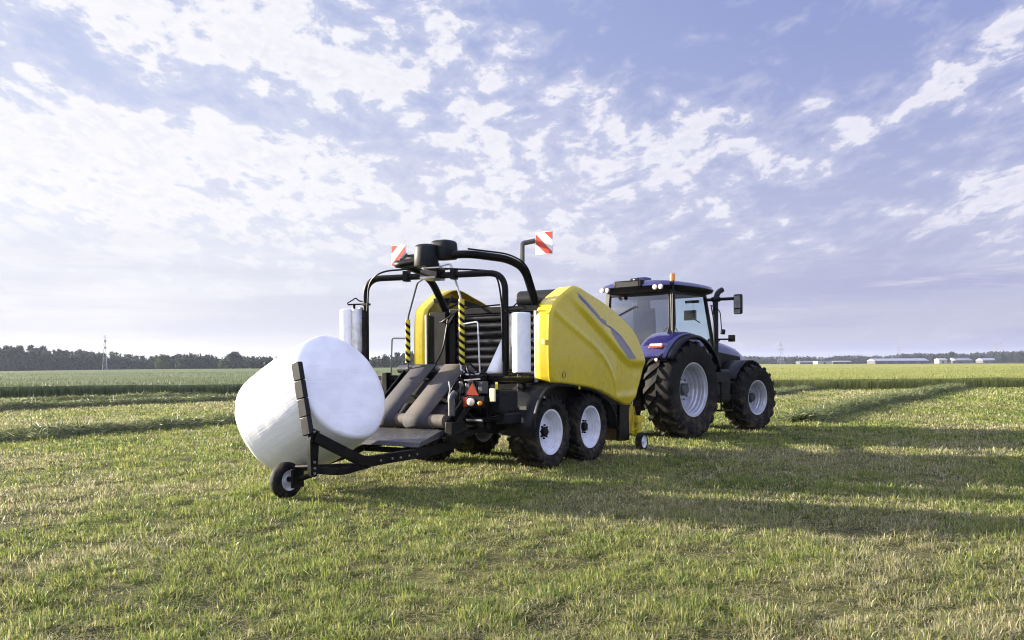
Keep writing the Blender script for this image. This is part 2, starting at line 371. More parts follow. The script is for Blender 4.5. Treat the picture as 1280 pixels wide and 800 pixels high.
# ---- blades
def blades(name, X, Y, Z, hgt, wid, col, lean=.5, mat='blade', label=None, tipcol=1.25, dirc=None):
    n = len(X); a = rng.random(n) * 2 * np.pi; la = rng.random(n) * 2 * np.pi if dirc is None else dirc + rng.normal(0, .5, n)
    l = np.abs(rng.normal(0, lean, n)); ca, sa = np.cos(a) * wid / 2, np.sin(a) * wid / 2
    lx, ly = np.cos(la) * l * hgt, np.sin(la) * l * hgt
    V = np.empty((n, 5, 3))
    V[:, 0] = np.stack([X - ca, Y - sa, Z], 1); V[:, 1] = np.stack([X + ca, Y + sa, Z], 1)
    V[:, 2] = np.stack([X - ca * .8 + lx * .35, Y - sa * .8 + ly * .35, Z + hgt * .55], 1)
    V[:, 3] = np.stack([X + ca * .8 + lx * .35, Y + sa * .8 + ly * .35, Z + hgt * .55], 1)
    V[:, 4] = np.stack([X + lx, Y + ly, Z + hgt * np.clip(1.05 - .35 * l, .3, 1)], 1)
    o_ = (np.arange(n) * 5)[:, None]
    F = np.concatenate([o_ + [0, 1, 3], o_ + [0, 3, 2], o_ + [2, 3, 4]])
    C = np.repeat(col[:, None, :], 5, 1)
    return quick_mesh(name, V.reshape(-1, 3), F, mat, C.reshape(-1, 3))

def pal(n, cols, w):
    cols = np.array(cols); w = np.array(w, float); w /= w.sum(); return cols[rng.choice(len(cols), n, p=w)]

def near_blades(n, y0, y1, hs, ws, half=.72):
    rr = np.exp(rng.uniform(np.log(y0), np.log(y1), n)); th = rng.uniform(-half, half, n)
    X = rr * np.sin(th) * 1.0; Y = rr * np.cos(th)
    return X, Y, rr

NT_ = 125000; PER = 11
X, Y, rr = near_blades(NT_, 3.8, 62, 0, 0)
cl_ = fbm(X, Y, 2.2, 4, 2); cl2 = fbm(X, Y, .35, 3, 5); cl3 = fbm(X, Y, 7.5, 2, 8)
strk = fbm(row_c(X, Y) * 1.0, row_s(X, Y) * .12, .9, 3, 13)
keep = (Y < edge_y(X)) & (rng.random(NT_) < np.clip((cl3 - .5) * 3.5 + (cl_ - .42) * 3.4 + .62, .10, 1))
X, Y, rr, cl_, cl2, cl3, strk = (q[keep] for q in (X, Y, rr, cl_, cl2, cl3, strk)); nt = len(X)
tuftc = pal(nt, [(.16, .21, .045), (.23, .26, .06), (.33, .34, .11), (.07, .11, .025), (.11, .165, .04)], [3, 4, 3, 1.5, 2])
straw = pal(nt, [(.38, .35, .20), (.28, .25, .14), (.20, .18, .09), (.46, .43, .28)], [3, 2, 2, 1])
fs_ = np.clip(.27 + (cl2 - .5) * 2.2 + (.5 - cl_) * 1.0 + (strk - .5) * 1.3, .05, .75)
tuftH = (.35 + .9 * rng.random(nt) ** 1.3 + 1.6 * np.clip(cl3 - .42, 0, 1)) * (.45 + 1.1 * cl_)
k = np.repeat(np.arange(nt), PER); n = len(k); rt = (.012 + .045 * rng.random(n)) * np.maximum(1, rr[k] / 7); a = rng.random(n) * 6.283
bx, by = X[k] + np.cos(a) * rt, Y[k] + np.sin(a) * rt
hgt = (.016 + .050 * rng.random(n) ** 1.6) * tuftH[k] * (1 + rr[k] * .010)
wid = (.0040 + .0048 * rng.random(n)) * np.maximum(1, rr[k] / 7.0)
isst = rng.random(n) < fs_[k]
col = np.where(isst[:, None], straw[k], tuftc[k]) * rng.uniform(.75, 1.25, (n, 1))
gb = blades('meadow_grass', bx, by, ground_h(bx, by) - .004, hgt, wid, col, .80, dirc=a)
tag(gb, 'short mown stubble grass, green and straw coloured, covering the meadow', 'grass'); gb['kind'] = 'stuff'
# fallen clippings lying flat
n = 90000; X, Y, rr = near_blades(n, 3.8, 40, 0, 0); hgt = rng.uniform(.04, .16, n) * (1 + rr * .01); wid = .0028 * np.maximum(1, rr / 6)
a = rng.random(n) * 6.283; ex, ey = np.cos(a) * hgt, np.sin(a) * hgt; wx, wy = -np.sin(a) * wid, np.cos(a) * wid
z0 = ground_h(X, Y) + rng.uniform(.008, .04, n)
V = np.stack([np.stack([X - wx, Y - wy, z0], 1), np.stack([X + wx, Y + wy, z0], 1), np.stack([X + ex, Y + ey, z0 + rng.uniform(-.015, .03, n)], 1)], 1)
col = pal(n, [(.36, .31, .16), (.26, .23, .10), (.16, .18, .06)], [2, 2, 1.5]) * rng.uniform(.8, 1.2, (n, 1))
lc = quick_mesh('grass_clippings', V.reshape(-1, 3), np.arange(3 * n).reshape(-1, 3), 'blade', np.repeat(col, 3, 0))
tag(lc, 'dry pale grass clippings lying loose over the mown meadow', 'clippings'); lc['kind'] = 'stuff'

# ---- windrows of cut grass
def windrow(c, s0, s1, w, hh, label, nbl):
    ss = np.arange(s0, s1, .14); tt = np.linspace(-1, 1, 17); S, Tt = np.meshgrid(ss, tt, indexing='ij')
    cc = c + (fbm(S, S * 0, .12, 3, int(abs(c))) - .5) * 1.6 + Tt * w * (.75 + .6 * fbm(S, S * 0 + 3, .5, 2)) / 2
    X = S * math.sin(TB) + cc * math.cos(TB); Y = S * math.cos(TB) - cc * math.sin(TB)
    env = np.clip(1 - Tt ** 2, 0, 1) ** .7
    lump = fbm(X, Y, 1.1, 4, 3); Z = ground_h(X, Y) + .004 + env * hh * (.25 + 1.5 * lump) + env * (fbm(X, Y, 6, 2, 4) - .5) * .12
    V = np.stack([X, Y, Z], -1).reshape(-1, 3); a_, b_ = X.shape
    i = (np.arange(a_ - 1)[:, None] * b_ + np.arange(b_ - 1)[None]).ravel(); F = np.stack([i, i + 1, i + 1 + b_, i + b_], 1)
    C = pal(len(V), [(.09, .11, .04), (.13, .145, .055), (.17, .175, .08)], [1, 1, 1])
    # loose stalks over the heap
    k = rng.integers(0, len(V), nbl); P = V[k] + rng.normal(0, 1, (nbl, 3)) * [.08, .08, .03]; P[:, 2] = np.abs(P[:, 2])
    d = rng.normal(0, 1, (nbl, 3)) * [1, 1, .45]; d /= np.linalg.norm(d, axis=1)[:, None]; L = rng.uniform(.06, .34, nbl)[:, None]
    e = np.cross(d, rng.normal(0, 1, (nbl, 3))); e /= np.linalg.norm(e, axis=1)[:, None]; ww = rng.uniform(.006, .016, nbl)[:, None] * 1.1
    T_ = np.stack([P - e * ww, P + e * ww, P + d * L], 1).reshape(-1, 3)
    Cb = np.repeat(pal(nbl, [(.13, .16, .06), (.20, .22, .10), (.08, .105, .04), (.33, .33, .20)], [3, 2, 3, 1]) * rng.uniform(.8, 1.2, (nbl, 1)), 3, 0)
    F3 = np.concatenate([F[:, [0, 1, 2]], F[:, [0, 2, 3]], np.arange(3 * nbl).reshape(-1, 3) + len(V)])
    o = quick_mesh('hay_row', np.concatenate([V, T_]), F3, 'blade', np.concatenate([C, Cb]))
    return tag(o, label, 'hay row', 'rows of cut grass across the meadow')
windrow(-19.9, 4, 64, 1.1, .15, 'long row of dark cut grass nearest on the left, behind the white bale', 60000)
windrow(-33.6, 14, 74, 1.3, .19, 'long thick row of cut grass second from front, at the left side', 60000)
windrow(-39.6, 16, 78, 1.2, .15, 'row of cut grass at the foot of the tall green crop on the left', 50000)
windrow(-6.7, 23.4, 62, .8, .17, 'row of cut grass running away in front of the tractor to the right', 70000)
windrow(-13.6, 38, 60, .8, .13, 'far thin row of cut grass just before the crop edge on the right', 26000)

# ---- standing crop: sheet plus stalks
def crop(name, x0, x1, yfar, zc_, label, palc, nb, basec, basec2, streak):
    ax = np.unique(np.concatenate([np.linspace(x0, x1, 180)]));
    rows = np.concatenate([[0.0, .02], np.geomspace(.25, 60, 150), np.geomspace(62, yfar, 60)])
    XX, RR = np.meshgrid(ax, rows); scale = np.clip(1 + RR / 60, 1, 6)
    XX = XX * np.where(RR > 50, 1, 1); YY = edge_y(XX) + RR + (fbm(XX, XX * 0, .5, 3) - .5) * .9
    ZZ = zc_ * (.86 + .2 * fbm(XX, YY, .5, 3, 6)) + 0 * XX; ZZ[0] = -.05
    V = np.stack([XX, YY, ZZ], -1).reshape(-1, 3); a_, b_ = XX.shape
    i = (np.arange(a_ - 1)[:, None] * b_ + np.arange(b_ - 1)[None]).ravel(); F = np.stack([i, i + 1, i + 1 + b_, i + b_], 1)
    m = bpy.data.materials.new(name + '_canopy'); m.use_nodes = True; t = NT(m.node_tree); b = t.n['Principled BSDF']
    tcn = t.new('ShaderNodeTexCoord'); v = tcn.outputs['Object']
    mp = t.new('ShaderNodeMapping'); t.l.new(v, mp.inputs[0]); mp.inputs['Scale'].default_value = streak
    c = t.mix(t.ramp(t.noise(mp.outputs[0], 1, 7, .65), .36, .64), basec, basec2)
    c = t.mix(t.m('MULTIPLY', t.ramp(t.noise(v, 3.0, 5, .7), .4, .7), .45), c, tuple(q * .55 for q in basec))
    t.put(b.inputs['Base Color'], c); b.inputs['Roughness'].default_value = .9; b.inputs['Specular IOR Level'].default_value = .1
    bn = t.new('ShaderNodeBump'); bn.inputs['Strength'].default_value = 1; bn.inputs['Distance'].default_value = .15
    t.l.new(t.noise(v, 6, 5, .7), bn.inputs['Height']); t.l.new(bn.outputs[0], b.inputs['Normal'])
    sheet = quick_mesh(name, V, F, m, smooth=True)
    # stalks and ears standing through the canopy
    rr = np.exp(rng.uniform(np.log(1.0), np.log(110), nb)) - 1.15; X = rng.uniform(x0, x1, nb) * 1.0
    X = np.clip(X, -75, 75) if False else X; Y = edge_y(X) + rr + (fbm(X, X * 0, .5, 3) - .5) * .9 - .12
    hgt = zc_ * rng.uniform(.9, 1.25, nb); wid = rng.uniform(.02, .045, nb) * (1 + rr * .02)
    k = rr > .6; Z = np.where(k, zc_ * .55, -.02); H = np.where(k, hgt - zc_ * .55, hgt)
    col = pal(nb, palc, [1] * len(palc)) * rng.uniform(.8, 1.2, (nb, 1))
    stalk = blades('stalks', X, Y, Z, H, wid, col, .22)
    # join stalks into the sheet as one stuff object
    stalk.parent = sheet; stalk['kind'] = 'stuff'
    tag(sheet, label, 'crop'); sheet['kind'] = 'stuff'; return sheet
crop('green_crop', -150, 10, 330, .62, 'grey-green standing grain crop beyond the mown strip on the left',
     [(.07, .095, .04), (.10, .12, .055), (.05, .07, .025)], 130000, (.10, .13, .06), (.135, .16, .078), (.02, .12, 1))
crop('ripening_crop', 10.2, 190, 700, .60, 'yellow-green ripening grain crop beyond the mown strip on the right',
     [(.15, .19, .05), (.21, .24, .07), (.11, .15, .04), (.27, .27, .10)], 130000, (.21, .235, .06), (.33, .31, .09), (.012, .10, 1))

# ------------------------------------------------------------------ baler
BO = (-.484, 13.878, 0); RZB = math.pi / 2 - TB
baler = empty('round_baler', BO, RZB, 'yellow and black round baler with bale wrapper, hitched behind the blue tractor', 'baler')

# --- wheels
def tyre_mesh(r, w, rim_r, lugs, lug_h, n=64, half=True):
    mb = MB(); hw = w / 2
    prof = [(rim_r, -hw * .80), (rim_r + .02, -hw * .88), (rim_r + (r - rim_r) * .35, -hw * 1.0), (rim_r + (r - rim_r) * .7, -hw * .985), (r - lug_h * 1.6, -hw * .88),
            (r - lug_h * 1.05, -hw * .72), (r - lug_h, -hw * .4), (r - lug_h * .95, 0)]
    prof = prof + [(a, -b) for a, b in prof[-2::-1]]
    mb.lathe(prof, n=n, caps=False)
    for side in (-1, 1):
        for i in range(lugs):
            ph0 = 2 * math.pi * (i + (.5 if side > 0 else 0)) / lugs; pts = []
            for t_, yy, rad_ in ((0, -.02, r), (.35, .38, r - lug_h * .02), (.7, .74, r - lug_h * .12), (.92, .93, r - lug_h * .6), (1.0, 1.0, r - lug_h * 2.4)):
                ph = ph0 + t_ ** .85 * (hw * .95 / r) ; pts.append((yy * hw * side, rad_, ph))
            vs_ = []; lw = 2 * math.pi / lugs * .17
            for (yy, rad_, ph) in pts:
                for dph in (-lw, lw):
                    for rr_ in (rad_, rad_ - lug_h * 1.5):
                        q = 1.0 if rr_ == rad_ else 1.35
                        vs_.append((rr_ * math.cos(ph + dph * q), yy, rr_ * math.sin(ph + dph * q)))
            fs = []
            for j in range(len(pts) - 1):
                o_ = 4 * j; fs += [(o_, o_ + 2, o_ + 6, o_ + 4), (o_, o_ + 4, o_ + 5, o_ + 1), (o_ + 2, o_ + 3, o_ + 7, o_ + 6)]
            e = 4 * (len(pts) - 1); fs += [(0, 1, 3, 2), (e, e + 2, e + 3, e + 1)]
            mb.add(vs_, fs)
    return mb
def rim_mesh(rr, w, dish, n=48, bolts=8, lip=.02):
    """face towards -y. dish = how deep the centre disc sits behind the lip"""
    mb = MB(); y0 = -w / 2
    prof = [(rr + .012, y0 + .06), (rr + .02, y0 + .01), (rr + .012, y0 - .004), (rr - lip, y0), (rr - lip - .008, y0 + .03), (rr - .05 * rr / .5, y0 + .05), (rr * .885, y0 + dish * .30), (rr * .865, y0 + dish * .33), (rr * .86, y0 + dish * .52), (rr * .825, y0 + dish * .58), (rr * .82, y0 + dish * .74), (rr * .79, y0 + dish * .80), (rr * .77, y0 + dish * .97),
            (rr * .70, y0 + dish), (rr * .50, y0 + dish * .93), (rr * .40, y0 + dish * .80), (rr * .38, y0 + dish * .78), (.001, y0 + dish * .78)]
    mb.lathe(prof, n=n, caps=False)
    prof2 = [(rr * .86, y0 + dish * .9), (rr * .86, w / 2 - .03), (rr + .01, w / 2), (rr + .02, w / 2 - .03)]
    mb.lathe(prof2, n=n, caps=False)
    return mb
def hub_mesh(rr, y0, bolts, hr, hl, br=.014):
    mb = MB(); mb.lathe([(hr * 1.02, y0), (hr, y0 - hl * .7), (hr * .8, y0 - hl), (.001, y0 - hl)], n=24, caps=False)
    for k in range(bolts):
        a = 2 * math.pi * k / bolts; x, z = rr * math.cos(a), rr * math.sin(a)
        mb.lathe([(br, 0), (br, -.03), (.001, -.03)], c=(x, y0 + .004, z), n=6, caps=False)
    return mb
class Wheel:
    def __init__(s, name, r, w, rr, lugs, lh, dish, rimmat, bolts, hr, hl, hubmat='black', br=.014, bc=.3):
        s.name = name
        s.tyre = tyre_mesh(r, w, rr, lugs, lh); s.rim = rim_mesh(rr, w * .82, dish); s.hub = hub_mesh(rr * bc, -w * .82 / 2 + dish * .78 - .002, bolts, hr, hl, br)
        s.rimmat = rimmat; s.hubmat = hubmat; s.me = None
    def put(s, parent, loc, flip=False, rz=0, spin=0):
        h_ = s.hub.build(s.name, s.hubmat, parent) if s.me is None else bpy.data.objects.new(s.name, s.me[0])
        t_ = s.tyre.build('tyre', 'rubber', h_, sharp=28) if s.me is None else bpy.data.objects.new('tyre', s.me[1])
        r_ = s.rim.build('rim', s.rimmat, h_, sharp=30) if s.me is None else bpy.data.objects.new('rim', s.me[2])
        if s.me: 
            for q in (h_, t_, r_): COL.objects.link(q)
            h_.parent = parent; t_.parent = h_; r_.parent = h_
        else: s.me = (h_.data, t_.data, r_.data)
        h_.location = loc; h_.rotation_euler = (0, spin, rz + (math.pi if flip else 0)); return h_
bw = Wheel('wheel', .555, .50, .335, 24, .022, .17, 'white_rim', 8, .075, .05)
for x, sp in ((.03, .1), (1.27, .5)):
    bw.put(baler, (x, -1.05, .545), spin=sp); bw.put(baler, (x, 1.05, .545), flip=True, spin=sp)
mb = MB(); mb.tube([(.03, -.95, .545), (.03, .95, .545)], .06); mb.tube([(1.27, -.95, .545), (1.27, .95, .545)], .06)
for s in (-1, 1): mb.b2((-.1, s * .62, .48), (1.4, s * .74, .66))
mb.b2((-1.3, -.55, .62), (3.4, -.45, .78)); mb.b2((-1.3, .45, .62), (3.4, .55, .78))
mb.b2((.55, -.72, .6), (.75, .72, .8))
mb.build('chassis', 'black', baler, bevel=.008)

# --- side guards (yellow shells)
OUT = [(-.09, 1.29), (-.12, 1.6), (-.12, 2.0), (-.10, 2.30), (-.04, 2.42), (.08, 2.52), (.30, 2.645), (.52, 2.745), (.66, 2.785), (.80, 2.785), (1.11, 2.71), (1.45, 2.64), (1.78, 2.56), (2.08, 2.47), (2.38, 2.36), (2.62, 2.26), (2.83, 2.14), (2.97, 2.02),
       (3.06, 1.86), (3.15, 1.70), (3.19, 1.60), (3.18, 1.50), (3.10, 1.37), (2.95, 1.15), (2.80, .96), (2.66, .87), (2.50, .84), (2.30, .88), (2.03, .95), (1.75, 1.03), (1.51, 1.10), (1.15, 1.175), (.79, 1.215), (.40, 1.25), (.02, 1.28)]
def resample(poly, n):
    P = np.array(poly + [poly[0]]); d = np.r_[0, np.cumsum(np.linalg.norm(np.diff(P, axis=0), axis=1))]; s = np.linspace(0, d[-1], n, endpoint=False)
    return np.stack([np.interp(s, d, P[:, 0]), np.interp(s, d, P[:, 1])], 1)
CRE = np.array([(.40, 2.66), (.65, 2.52), (1.17, 2.25), (1.75, 1.95), (2.27, 1.68), (2.45, 1.62), (2.64, 1.60), (3.3, 1.60)])
RID = np.array([(-.05, 2.40), (.25, 2.25), (.78, 2.02), (1.18, 1.86), (1.50, 1.68), (1.75, 1.48), (1.94, 1.22), (2.0, 1.0)])
def guard_y(x, z):
    """outward bulge of the shell (positive = further out)"""
    zc = np.interp(x, CRE[:, 0], CRE[:, 1]); d = (z - zc) * .87
    step = np.clip((d + .13) / .18, 0, 1); step = step * step * (3 - 2 * step)
    up = np.clip(d, 0, 1)
    f = .034 * step * np.clip((x - .45) / .5, 0, 1) - .17 * up * np.clip((x - .3) / .5, 0, 1)
    zr = np.interp(x, RID[:, 0], RID[:, 1]); e = (z - zr) * .8
    f = f + .013 * np.exp(-(e / .05) ** 2) - .03 * np.clip(e, 0, .35) * np.clip(-d / .1, 0, 1)
    return f + .045 * (1 - ((x - 1.5) / 1.8) ** 2) * (1 - ((z - 1.8) / 1.1) ** 2)
def chaikin(P, it=2):
    P = [np.array(p) for p in P]
    for _ in range(it): P = [q for i in range(len(P)) for q in (P[i] * .78 + P[(i + 1) % len(P)] * .22, P[i] * .22 + P[(i + 1) % len(P)] * .78)]
    return [tuple(p) for p in P]
def guard_mesh(sgn, yo=1.33):
    ol = resample(chaikin(OUT, 1), 240); cen = np.array([1.35, 1.8]); mb = MB(); NR = 44; M_ = len(ol); vs_ = []
    for k in range(1, NR + 1):
        f = (k / NR) ** .9; p = cen + (ol - cen) * f; y = yo + guard_y(p[:, 0], p[:, 1])
        y = y - .030 * np.clip((f - .955) / .045, 0, 1) ** 2
        vs_ += [(a, sgn * c_, b_) for (a, b_), c_ in zip(p, y)]
    # flange going inward
    fl = np.where(ol[:, 0] < 1.0, .25, np.interp(ol[:, 0], [1.0, 2.2], [.25, .10])); fl = np.where((ol[:, 1] < 1.3), .05, fl)
    lasty = np.array([abs(q[1]) for q in vs_[-M_:]])
    for q in (.06, .2, .6, 1.0):
        sh = .012 + .02 * q; p = ol + (cen - ol) / np.linalg.norm(cen - ol, axis=1)[:, None] * (sh - .012 if q > .1 else .004)
        vs_ += [(a, sgn * (ly_ - w_ * q), b_) for (a, b_), ly_, w_ in zip(p, lasty, fl)]
    R_ = NR + 4; fs = [(i + j * M_, (i + 1) % M_ + j * M_, (i + 1) % M_ + (j + 1) * M_, i + (j + 1) * M_) for j in range(R_ - 1) for i in range(M_)]
    vs_.append((cen[0], sgn * (yo + float(guard_y(cen[0], cen[1]))), cen[1])); c0 = len(vs_) - 1
    fs += [(i, c0, (i + 1) % M_) for i in range(M_)]
    return mb.add(vs_, fs)
def decal(pts_a, pts_b, name, mat, parent, sgn=-1, off=.004, yo=1.33, n=26):
    A = np.array(pts_a); B_ = np.array(pts_b); s = np.linspace(0, 1, n)
    def rs(P_):
        d = np.r_[0, np.cumsum(np.linalg.norm(np.diff(P_, axis=0), axis=1))]; d /= d[-1]; return np.stack([np.interp(s, d, P_[:, 0]), np.interp(s, d, P_[:, 1])], 1)
    a_, b_ = rs(A), rs(B_); vs_ = []
    for i in range(n):
        for q in np.linspace(0, 1, 5):
            p = a_[i] * (1 - q) + b_[i] * q; vs_.append((p[0], sgn * (yo + float(guard_y(p[0], p[1])) + off), p[1]))
    fs = [(i * 5 + j, i * 5 + j + 1, (i + 1) * 5 + j + 1, (i + 1) * 5 + j) for i in range(n - 1) for j in range(4)]
    return MB().add(vs_, fs).build(name, mat, parent)
for s in (-1, 1):
    gp = guard_mesh(s).build('side_guard', 'yellow', baler, sharp=50, solid=.008)
    if s > 0: gp.location = (.05, 0, .07)
    if s < 0:
        decal([(.76, 2.64), (1.10, 2.44), (1.45, 2.25), (1.85, 2.16), (2.20, 2.03), (2.50, 1.83), (2.70, 1.66)],
              [(.76, 2.60), (1.10, 2.415), (1.45, 2.225), (1.85, 2.125), (2.19, 1.995), (2.48, 1.80), (2.68, 1.64)], 'decal', 'decal_blue', gp, off=.007)
        decal([(1.75, 2.155), (2.0, 2.07), (2.2, 1.98), (2.46, 1.80), (2.66, 1.64)], [(1.80, 2.06), (1.98, 1.92), (2.16, 1.80), (2.30, 1.71), (2.42, 1.64)], 'decal', 'decal_grey', gp, off=.005)
        decal([(.70, 2.69), (1.0, 2.55), (1.4, 2.34)], [(.72, 2.61), (1.0, 2.455), (1.4, 2.255)], 'decal', 'decal_grey', gp, off=.005)
        decal([(.74, 2.575), (1.1, 2.375), (1.55, 2.11)], [(.74, 2.555), (1.1, 2.352), (1.55, 2.085)], 'decal', 'decal_pale', gp, off=.005)
        decal([(1.35, 2.31), (1.5, 2.30), (1.62, 2.27)], [(1.35, 2.27), (1.5, 2.235), (1.62, 2.21)], 'decal', 'decal_grey', gp, off=.005)
        k_ = MB(); k_.lathe([(.05, 0), (.05, .012), (.001, .014)], c=(.25, -1.33 - float(guard_y(.25, 1.40)) - .012, 1.40), n=8, axis='y', caps=False)
        k_.build('latch', 'black', gp)

stk = MB().box((-.118, -1.20, 2.36), (.004, .13, .03)).build('sticker', 'orange', baler); stk2 = MB().box((-.135, -1.22, 1.9), (.004, .06, .08)).build('sticker', 'cream', baler)
# --- bale chamber with slats
mb = MB()
poly = [(.15, .85), (.10, 1.3), (.12, 2.25), (.30, 2.42), (.75, 2.50), (1.5, 2.44), (2.3, 2.15), (2.85, 1.6), (2.8, 1.0), (2.2, .72), (.6, .72)]
mb.prism(poly, -1.04, 1.06)
ch = mb.build('bale_chamber', 'black', baler, bevel=.02)
mb = MB()
for i in range(9):
    z = 1.30 + i * .125; mb.tube([(.06, -1.0, z), (.06, .52, z)], .042, n=14)
mb.build('chamber_rollers', 'slat', baler)
mb = MB(); mb.b2((-.02, .50, 1.25), (.10, .62, 2.40)); mb.b2((-.02, -1.07, 2.36), (.16, .62, 2.46)); mb.tube([(-.02, .48, 2.4), (-.03, .85, 1.9)], .03, sq=(.05, .05))
mb.b2((-.06, .66, 1.2), (.09, 1.0, 2.42))
mb.b2((-.12, -1.04, 1.18), (.08, 1.0, 1.27))
mb.build('tailgate_frame', 'black', baler, bevel=.01)
mb = MB(); mb.b2((-.08, -1.075, 1.29), (-.03, -1.035, 2.37)); mb.build('guard_strip', 'galv', baler, bevel=.004)
mb = MB(); mb.b2((-.09, 1.03, 1.3), (-.05, 1.06, 2.38)); mb.build('guard_strip', 'galv', baler, bevel=.004)
mb = MB(); mb.tube([(.55, -.38, 2.60), (.55, -1.05, 2.60)], .135, n=24); o = mb.build('net_roll_box', 'plastic', baler, bevel=.02)
mb = MB(); mb.tube([(.1, 1.0, 2.62), (.7, 1.0, 2.66), (1.5, .95, 2.52), (2.0, .95, 2.35)], .05, sq=(.06, .08), rad=.2); mb.tube([(.2, .9, 2.45), (.75, .9, 2.66)], .02); mb.tube([(.25, .95, 2.44), (.5, .95, 2.7)], .025)
mb.build('guard_support', 'black', baler)

# --- mudguards
FP = [(-.60, .52), (-.56, .80), (-.42, 1.05), (-.20, 1.22), (.06, 1.285), (.50, 1.27), (.95, 1.225), (1.25, 1.17), (1.55, 1.08), (1.83, .92), (2.03, .70), (2.12, .46)]
FPs = [tuple(p)[0::2] for p in fillet([(a, 0, b) for a, b in FP], .1, 3)]
for s in (-1, 1):
    mb = MB(); mb.strip(FPs, s * .74, s * 1.30, 3)
    o = len(mb.v); inner = [(x - (0.02 if x < 0 else -.0), z - .05) for x, z in FPs]
    n_ = len(FPs); mb.add([(x, s * 1.30, z) for x, z in FPs] + [(x, s * 1.335, z - .012) for x, z in FPs] + [(x + (.03 if x < 0 else -.02 if x > 1.6 else 0), s * 1.335, z - (.06 if -.3 < x < 1.7 else .02)) for x, z in FPs],
                   [(k * n_ + i, k * n_ + i + 1, (k + 1) * n_ + i + 1, (k + 1) * n_ + i) for k in (0, 1) for i in range(n_ - 1)])
    mg = mb.build('mudguard', 'plastic', baler, solid=.01, sharp=50)
    if s < 0:
        MB().box((-.615, -1.17, .93), (.01, .11, .05)).build('reflector', 'cream', mg)
        MB().box((.75, -1.345, 1.19), (.04, .01, .045)).build('reflector', 'hazyel', mg)

# --- rear frame, valve block, boxes
mb = MB()
mb.b2((-1.55, -.9, .98), (-1.42, .85, 1.10)); mb.b2((-1.5, -1.0, .70), (-1.35, 1.0, .82))
for s in (-1, 1):
    mb.b2((-1.5, s * .80 - .05, .6), (-.1, s * .80 + .05, .78)); mb.b2((-1.15, s * .95 - .06, 1.28), (.1, s * .95 + .06, 1.37)); mb.b2((-1.25, s * .92 - .05, .65), (-1.13, s * .92 + .05, 1.45))
    mb.b2((-.3, s * .92 - .05, .65), (-.2, s * .92 + .05, 1.45))
mb.b2((-1.20, -1.15, 1.34), (-1.08, 1.1, 1.41)); mb.tube([(-1.2, -.9, .7), (-1.9, -.75, .5)], .05)
mb.build('rear_frame', 'black', baler, bevel=.008)
mb = MB(); mb.b2((-1.12, -1.12, .88), (-.66, -.80, 1.20)); mb.b2((-1.05, -1.16, .72), (-.62, -.98, .87)); mb.build('tool_box', 'plastic', baler, bevel=.02)
mb = MB()
for i in range(4): mb.b2((-1.42 + .0 * i, -.62 - i * .11, 1.16), (-1.28, -.70 - i * .11, 1.33))
mb.build('valve_block', 'grey', baler, bevel=.01)
mb = MB()
hs = [[(-1.4, -.70, 1.3), (-1.5, -.70, 1.42), (-1.35, -.72, 1.46), (-1.15, -.75, 1.42)], [(-1.4, -.78, 1.3), (-1.52, -.70, 1.38), (-1.62, -.62, 1.2), (-1.55, -.58, .9), (-1.3, -.5, .75)],
      [(-1.4, -.9, 1.25), (-1.5, -.95, 1.36), (-1.3, -1.0, 1.42), (-1.0, -.98, 1.38)], [(-1.3, -.98, 1.3), (-1.0, -1.05, 1.32), (-.6, -1.0, 1.3), (-.2, -.95, 1.35)],
      [(-1.45, -.7, 1.25), (-1.66, -.8, 1.05), (-1.6, -.95, .85), (-1.35, -.98, .78), (-.8, -.95, .76)], [(-1.5, -.3, .9), (-1.6, -.55, .8), (-1.5, -.9, .82), (-1.1, -1.05, .80)]]
for h_ in hs: mb.tube(h_, .014, n=8, rad=.15)
for q_ in ([(-1.15, -.6, 3.22), (-.45, -.84, 3.20), (-.10, -.93, 3.08), (.15, -.98, 2.5)], [(-1.2, .05, 3.05), (-1.5, .2, 2.95), (-1.75, .5, 2.92), (-1.7, .8, 2.8), (-1.66, .88, 2.3)], [(-1.35, -.2, 2.95), (-1.22, -.7, 2.91), (-1.20, -1.12, 2.86), (-1.22, -1.22, 2.5), (-1.22, -1.24, 1.6)],
           [(.2, .9, 2.4), (-.2, .7, 2.2), (-.15, .3, 2.45), (.1, -.3, 2.5)], [(-.1, .58, 2.3), (-.2, .6, 1.8), (-.6, .5, 1.5), (-1.1, .4, 1.42)], [(-.2, -.9, 1.4), (-.7, -.8, 1.55), (-1.1, -.6, 1.42), (-1.35, -.5, 1.2)], [(-1.1, -.75, 1.45), (-1.3, -.7, 1.6), (-1.45, -.78, 1.5), (-1.4, -.9, 1.3)]): mb.tube(q_, .013, n=8, rad=.2)
mb.build('hoses', 'black', baler)
MB().tube([(-1.62, -.60, 1.33), (-1.66, -.66, 1.22), (-1.68, -.62, 1.05)], .012, n=6, rad=.05).build('hydraulic_pipe', 'steel', baler)
MB().tube([(-1.5, -.78, 1.345), (-1.5, -1.05, 1.365)], .012, n=6).build('hydraulic_pipe', 'steel', baler)
MB().tube([(-1.56, -.86, .80), (-1.56, -1.12, .80)], .018, n=8).build('hydraulic_pipe', 'steel', baler)
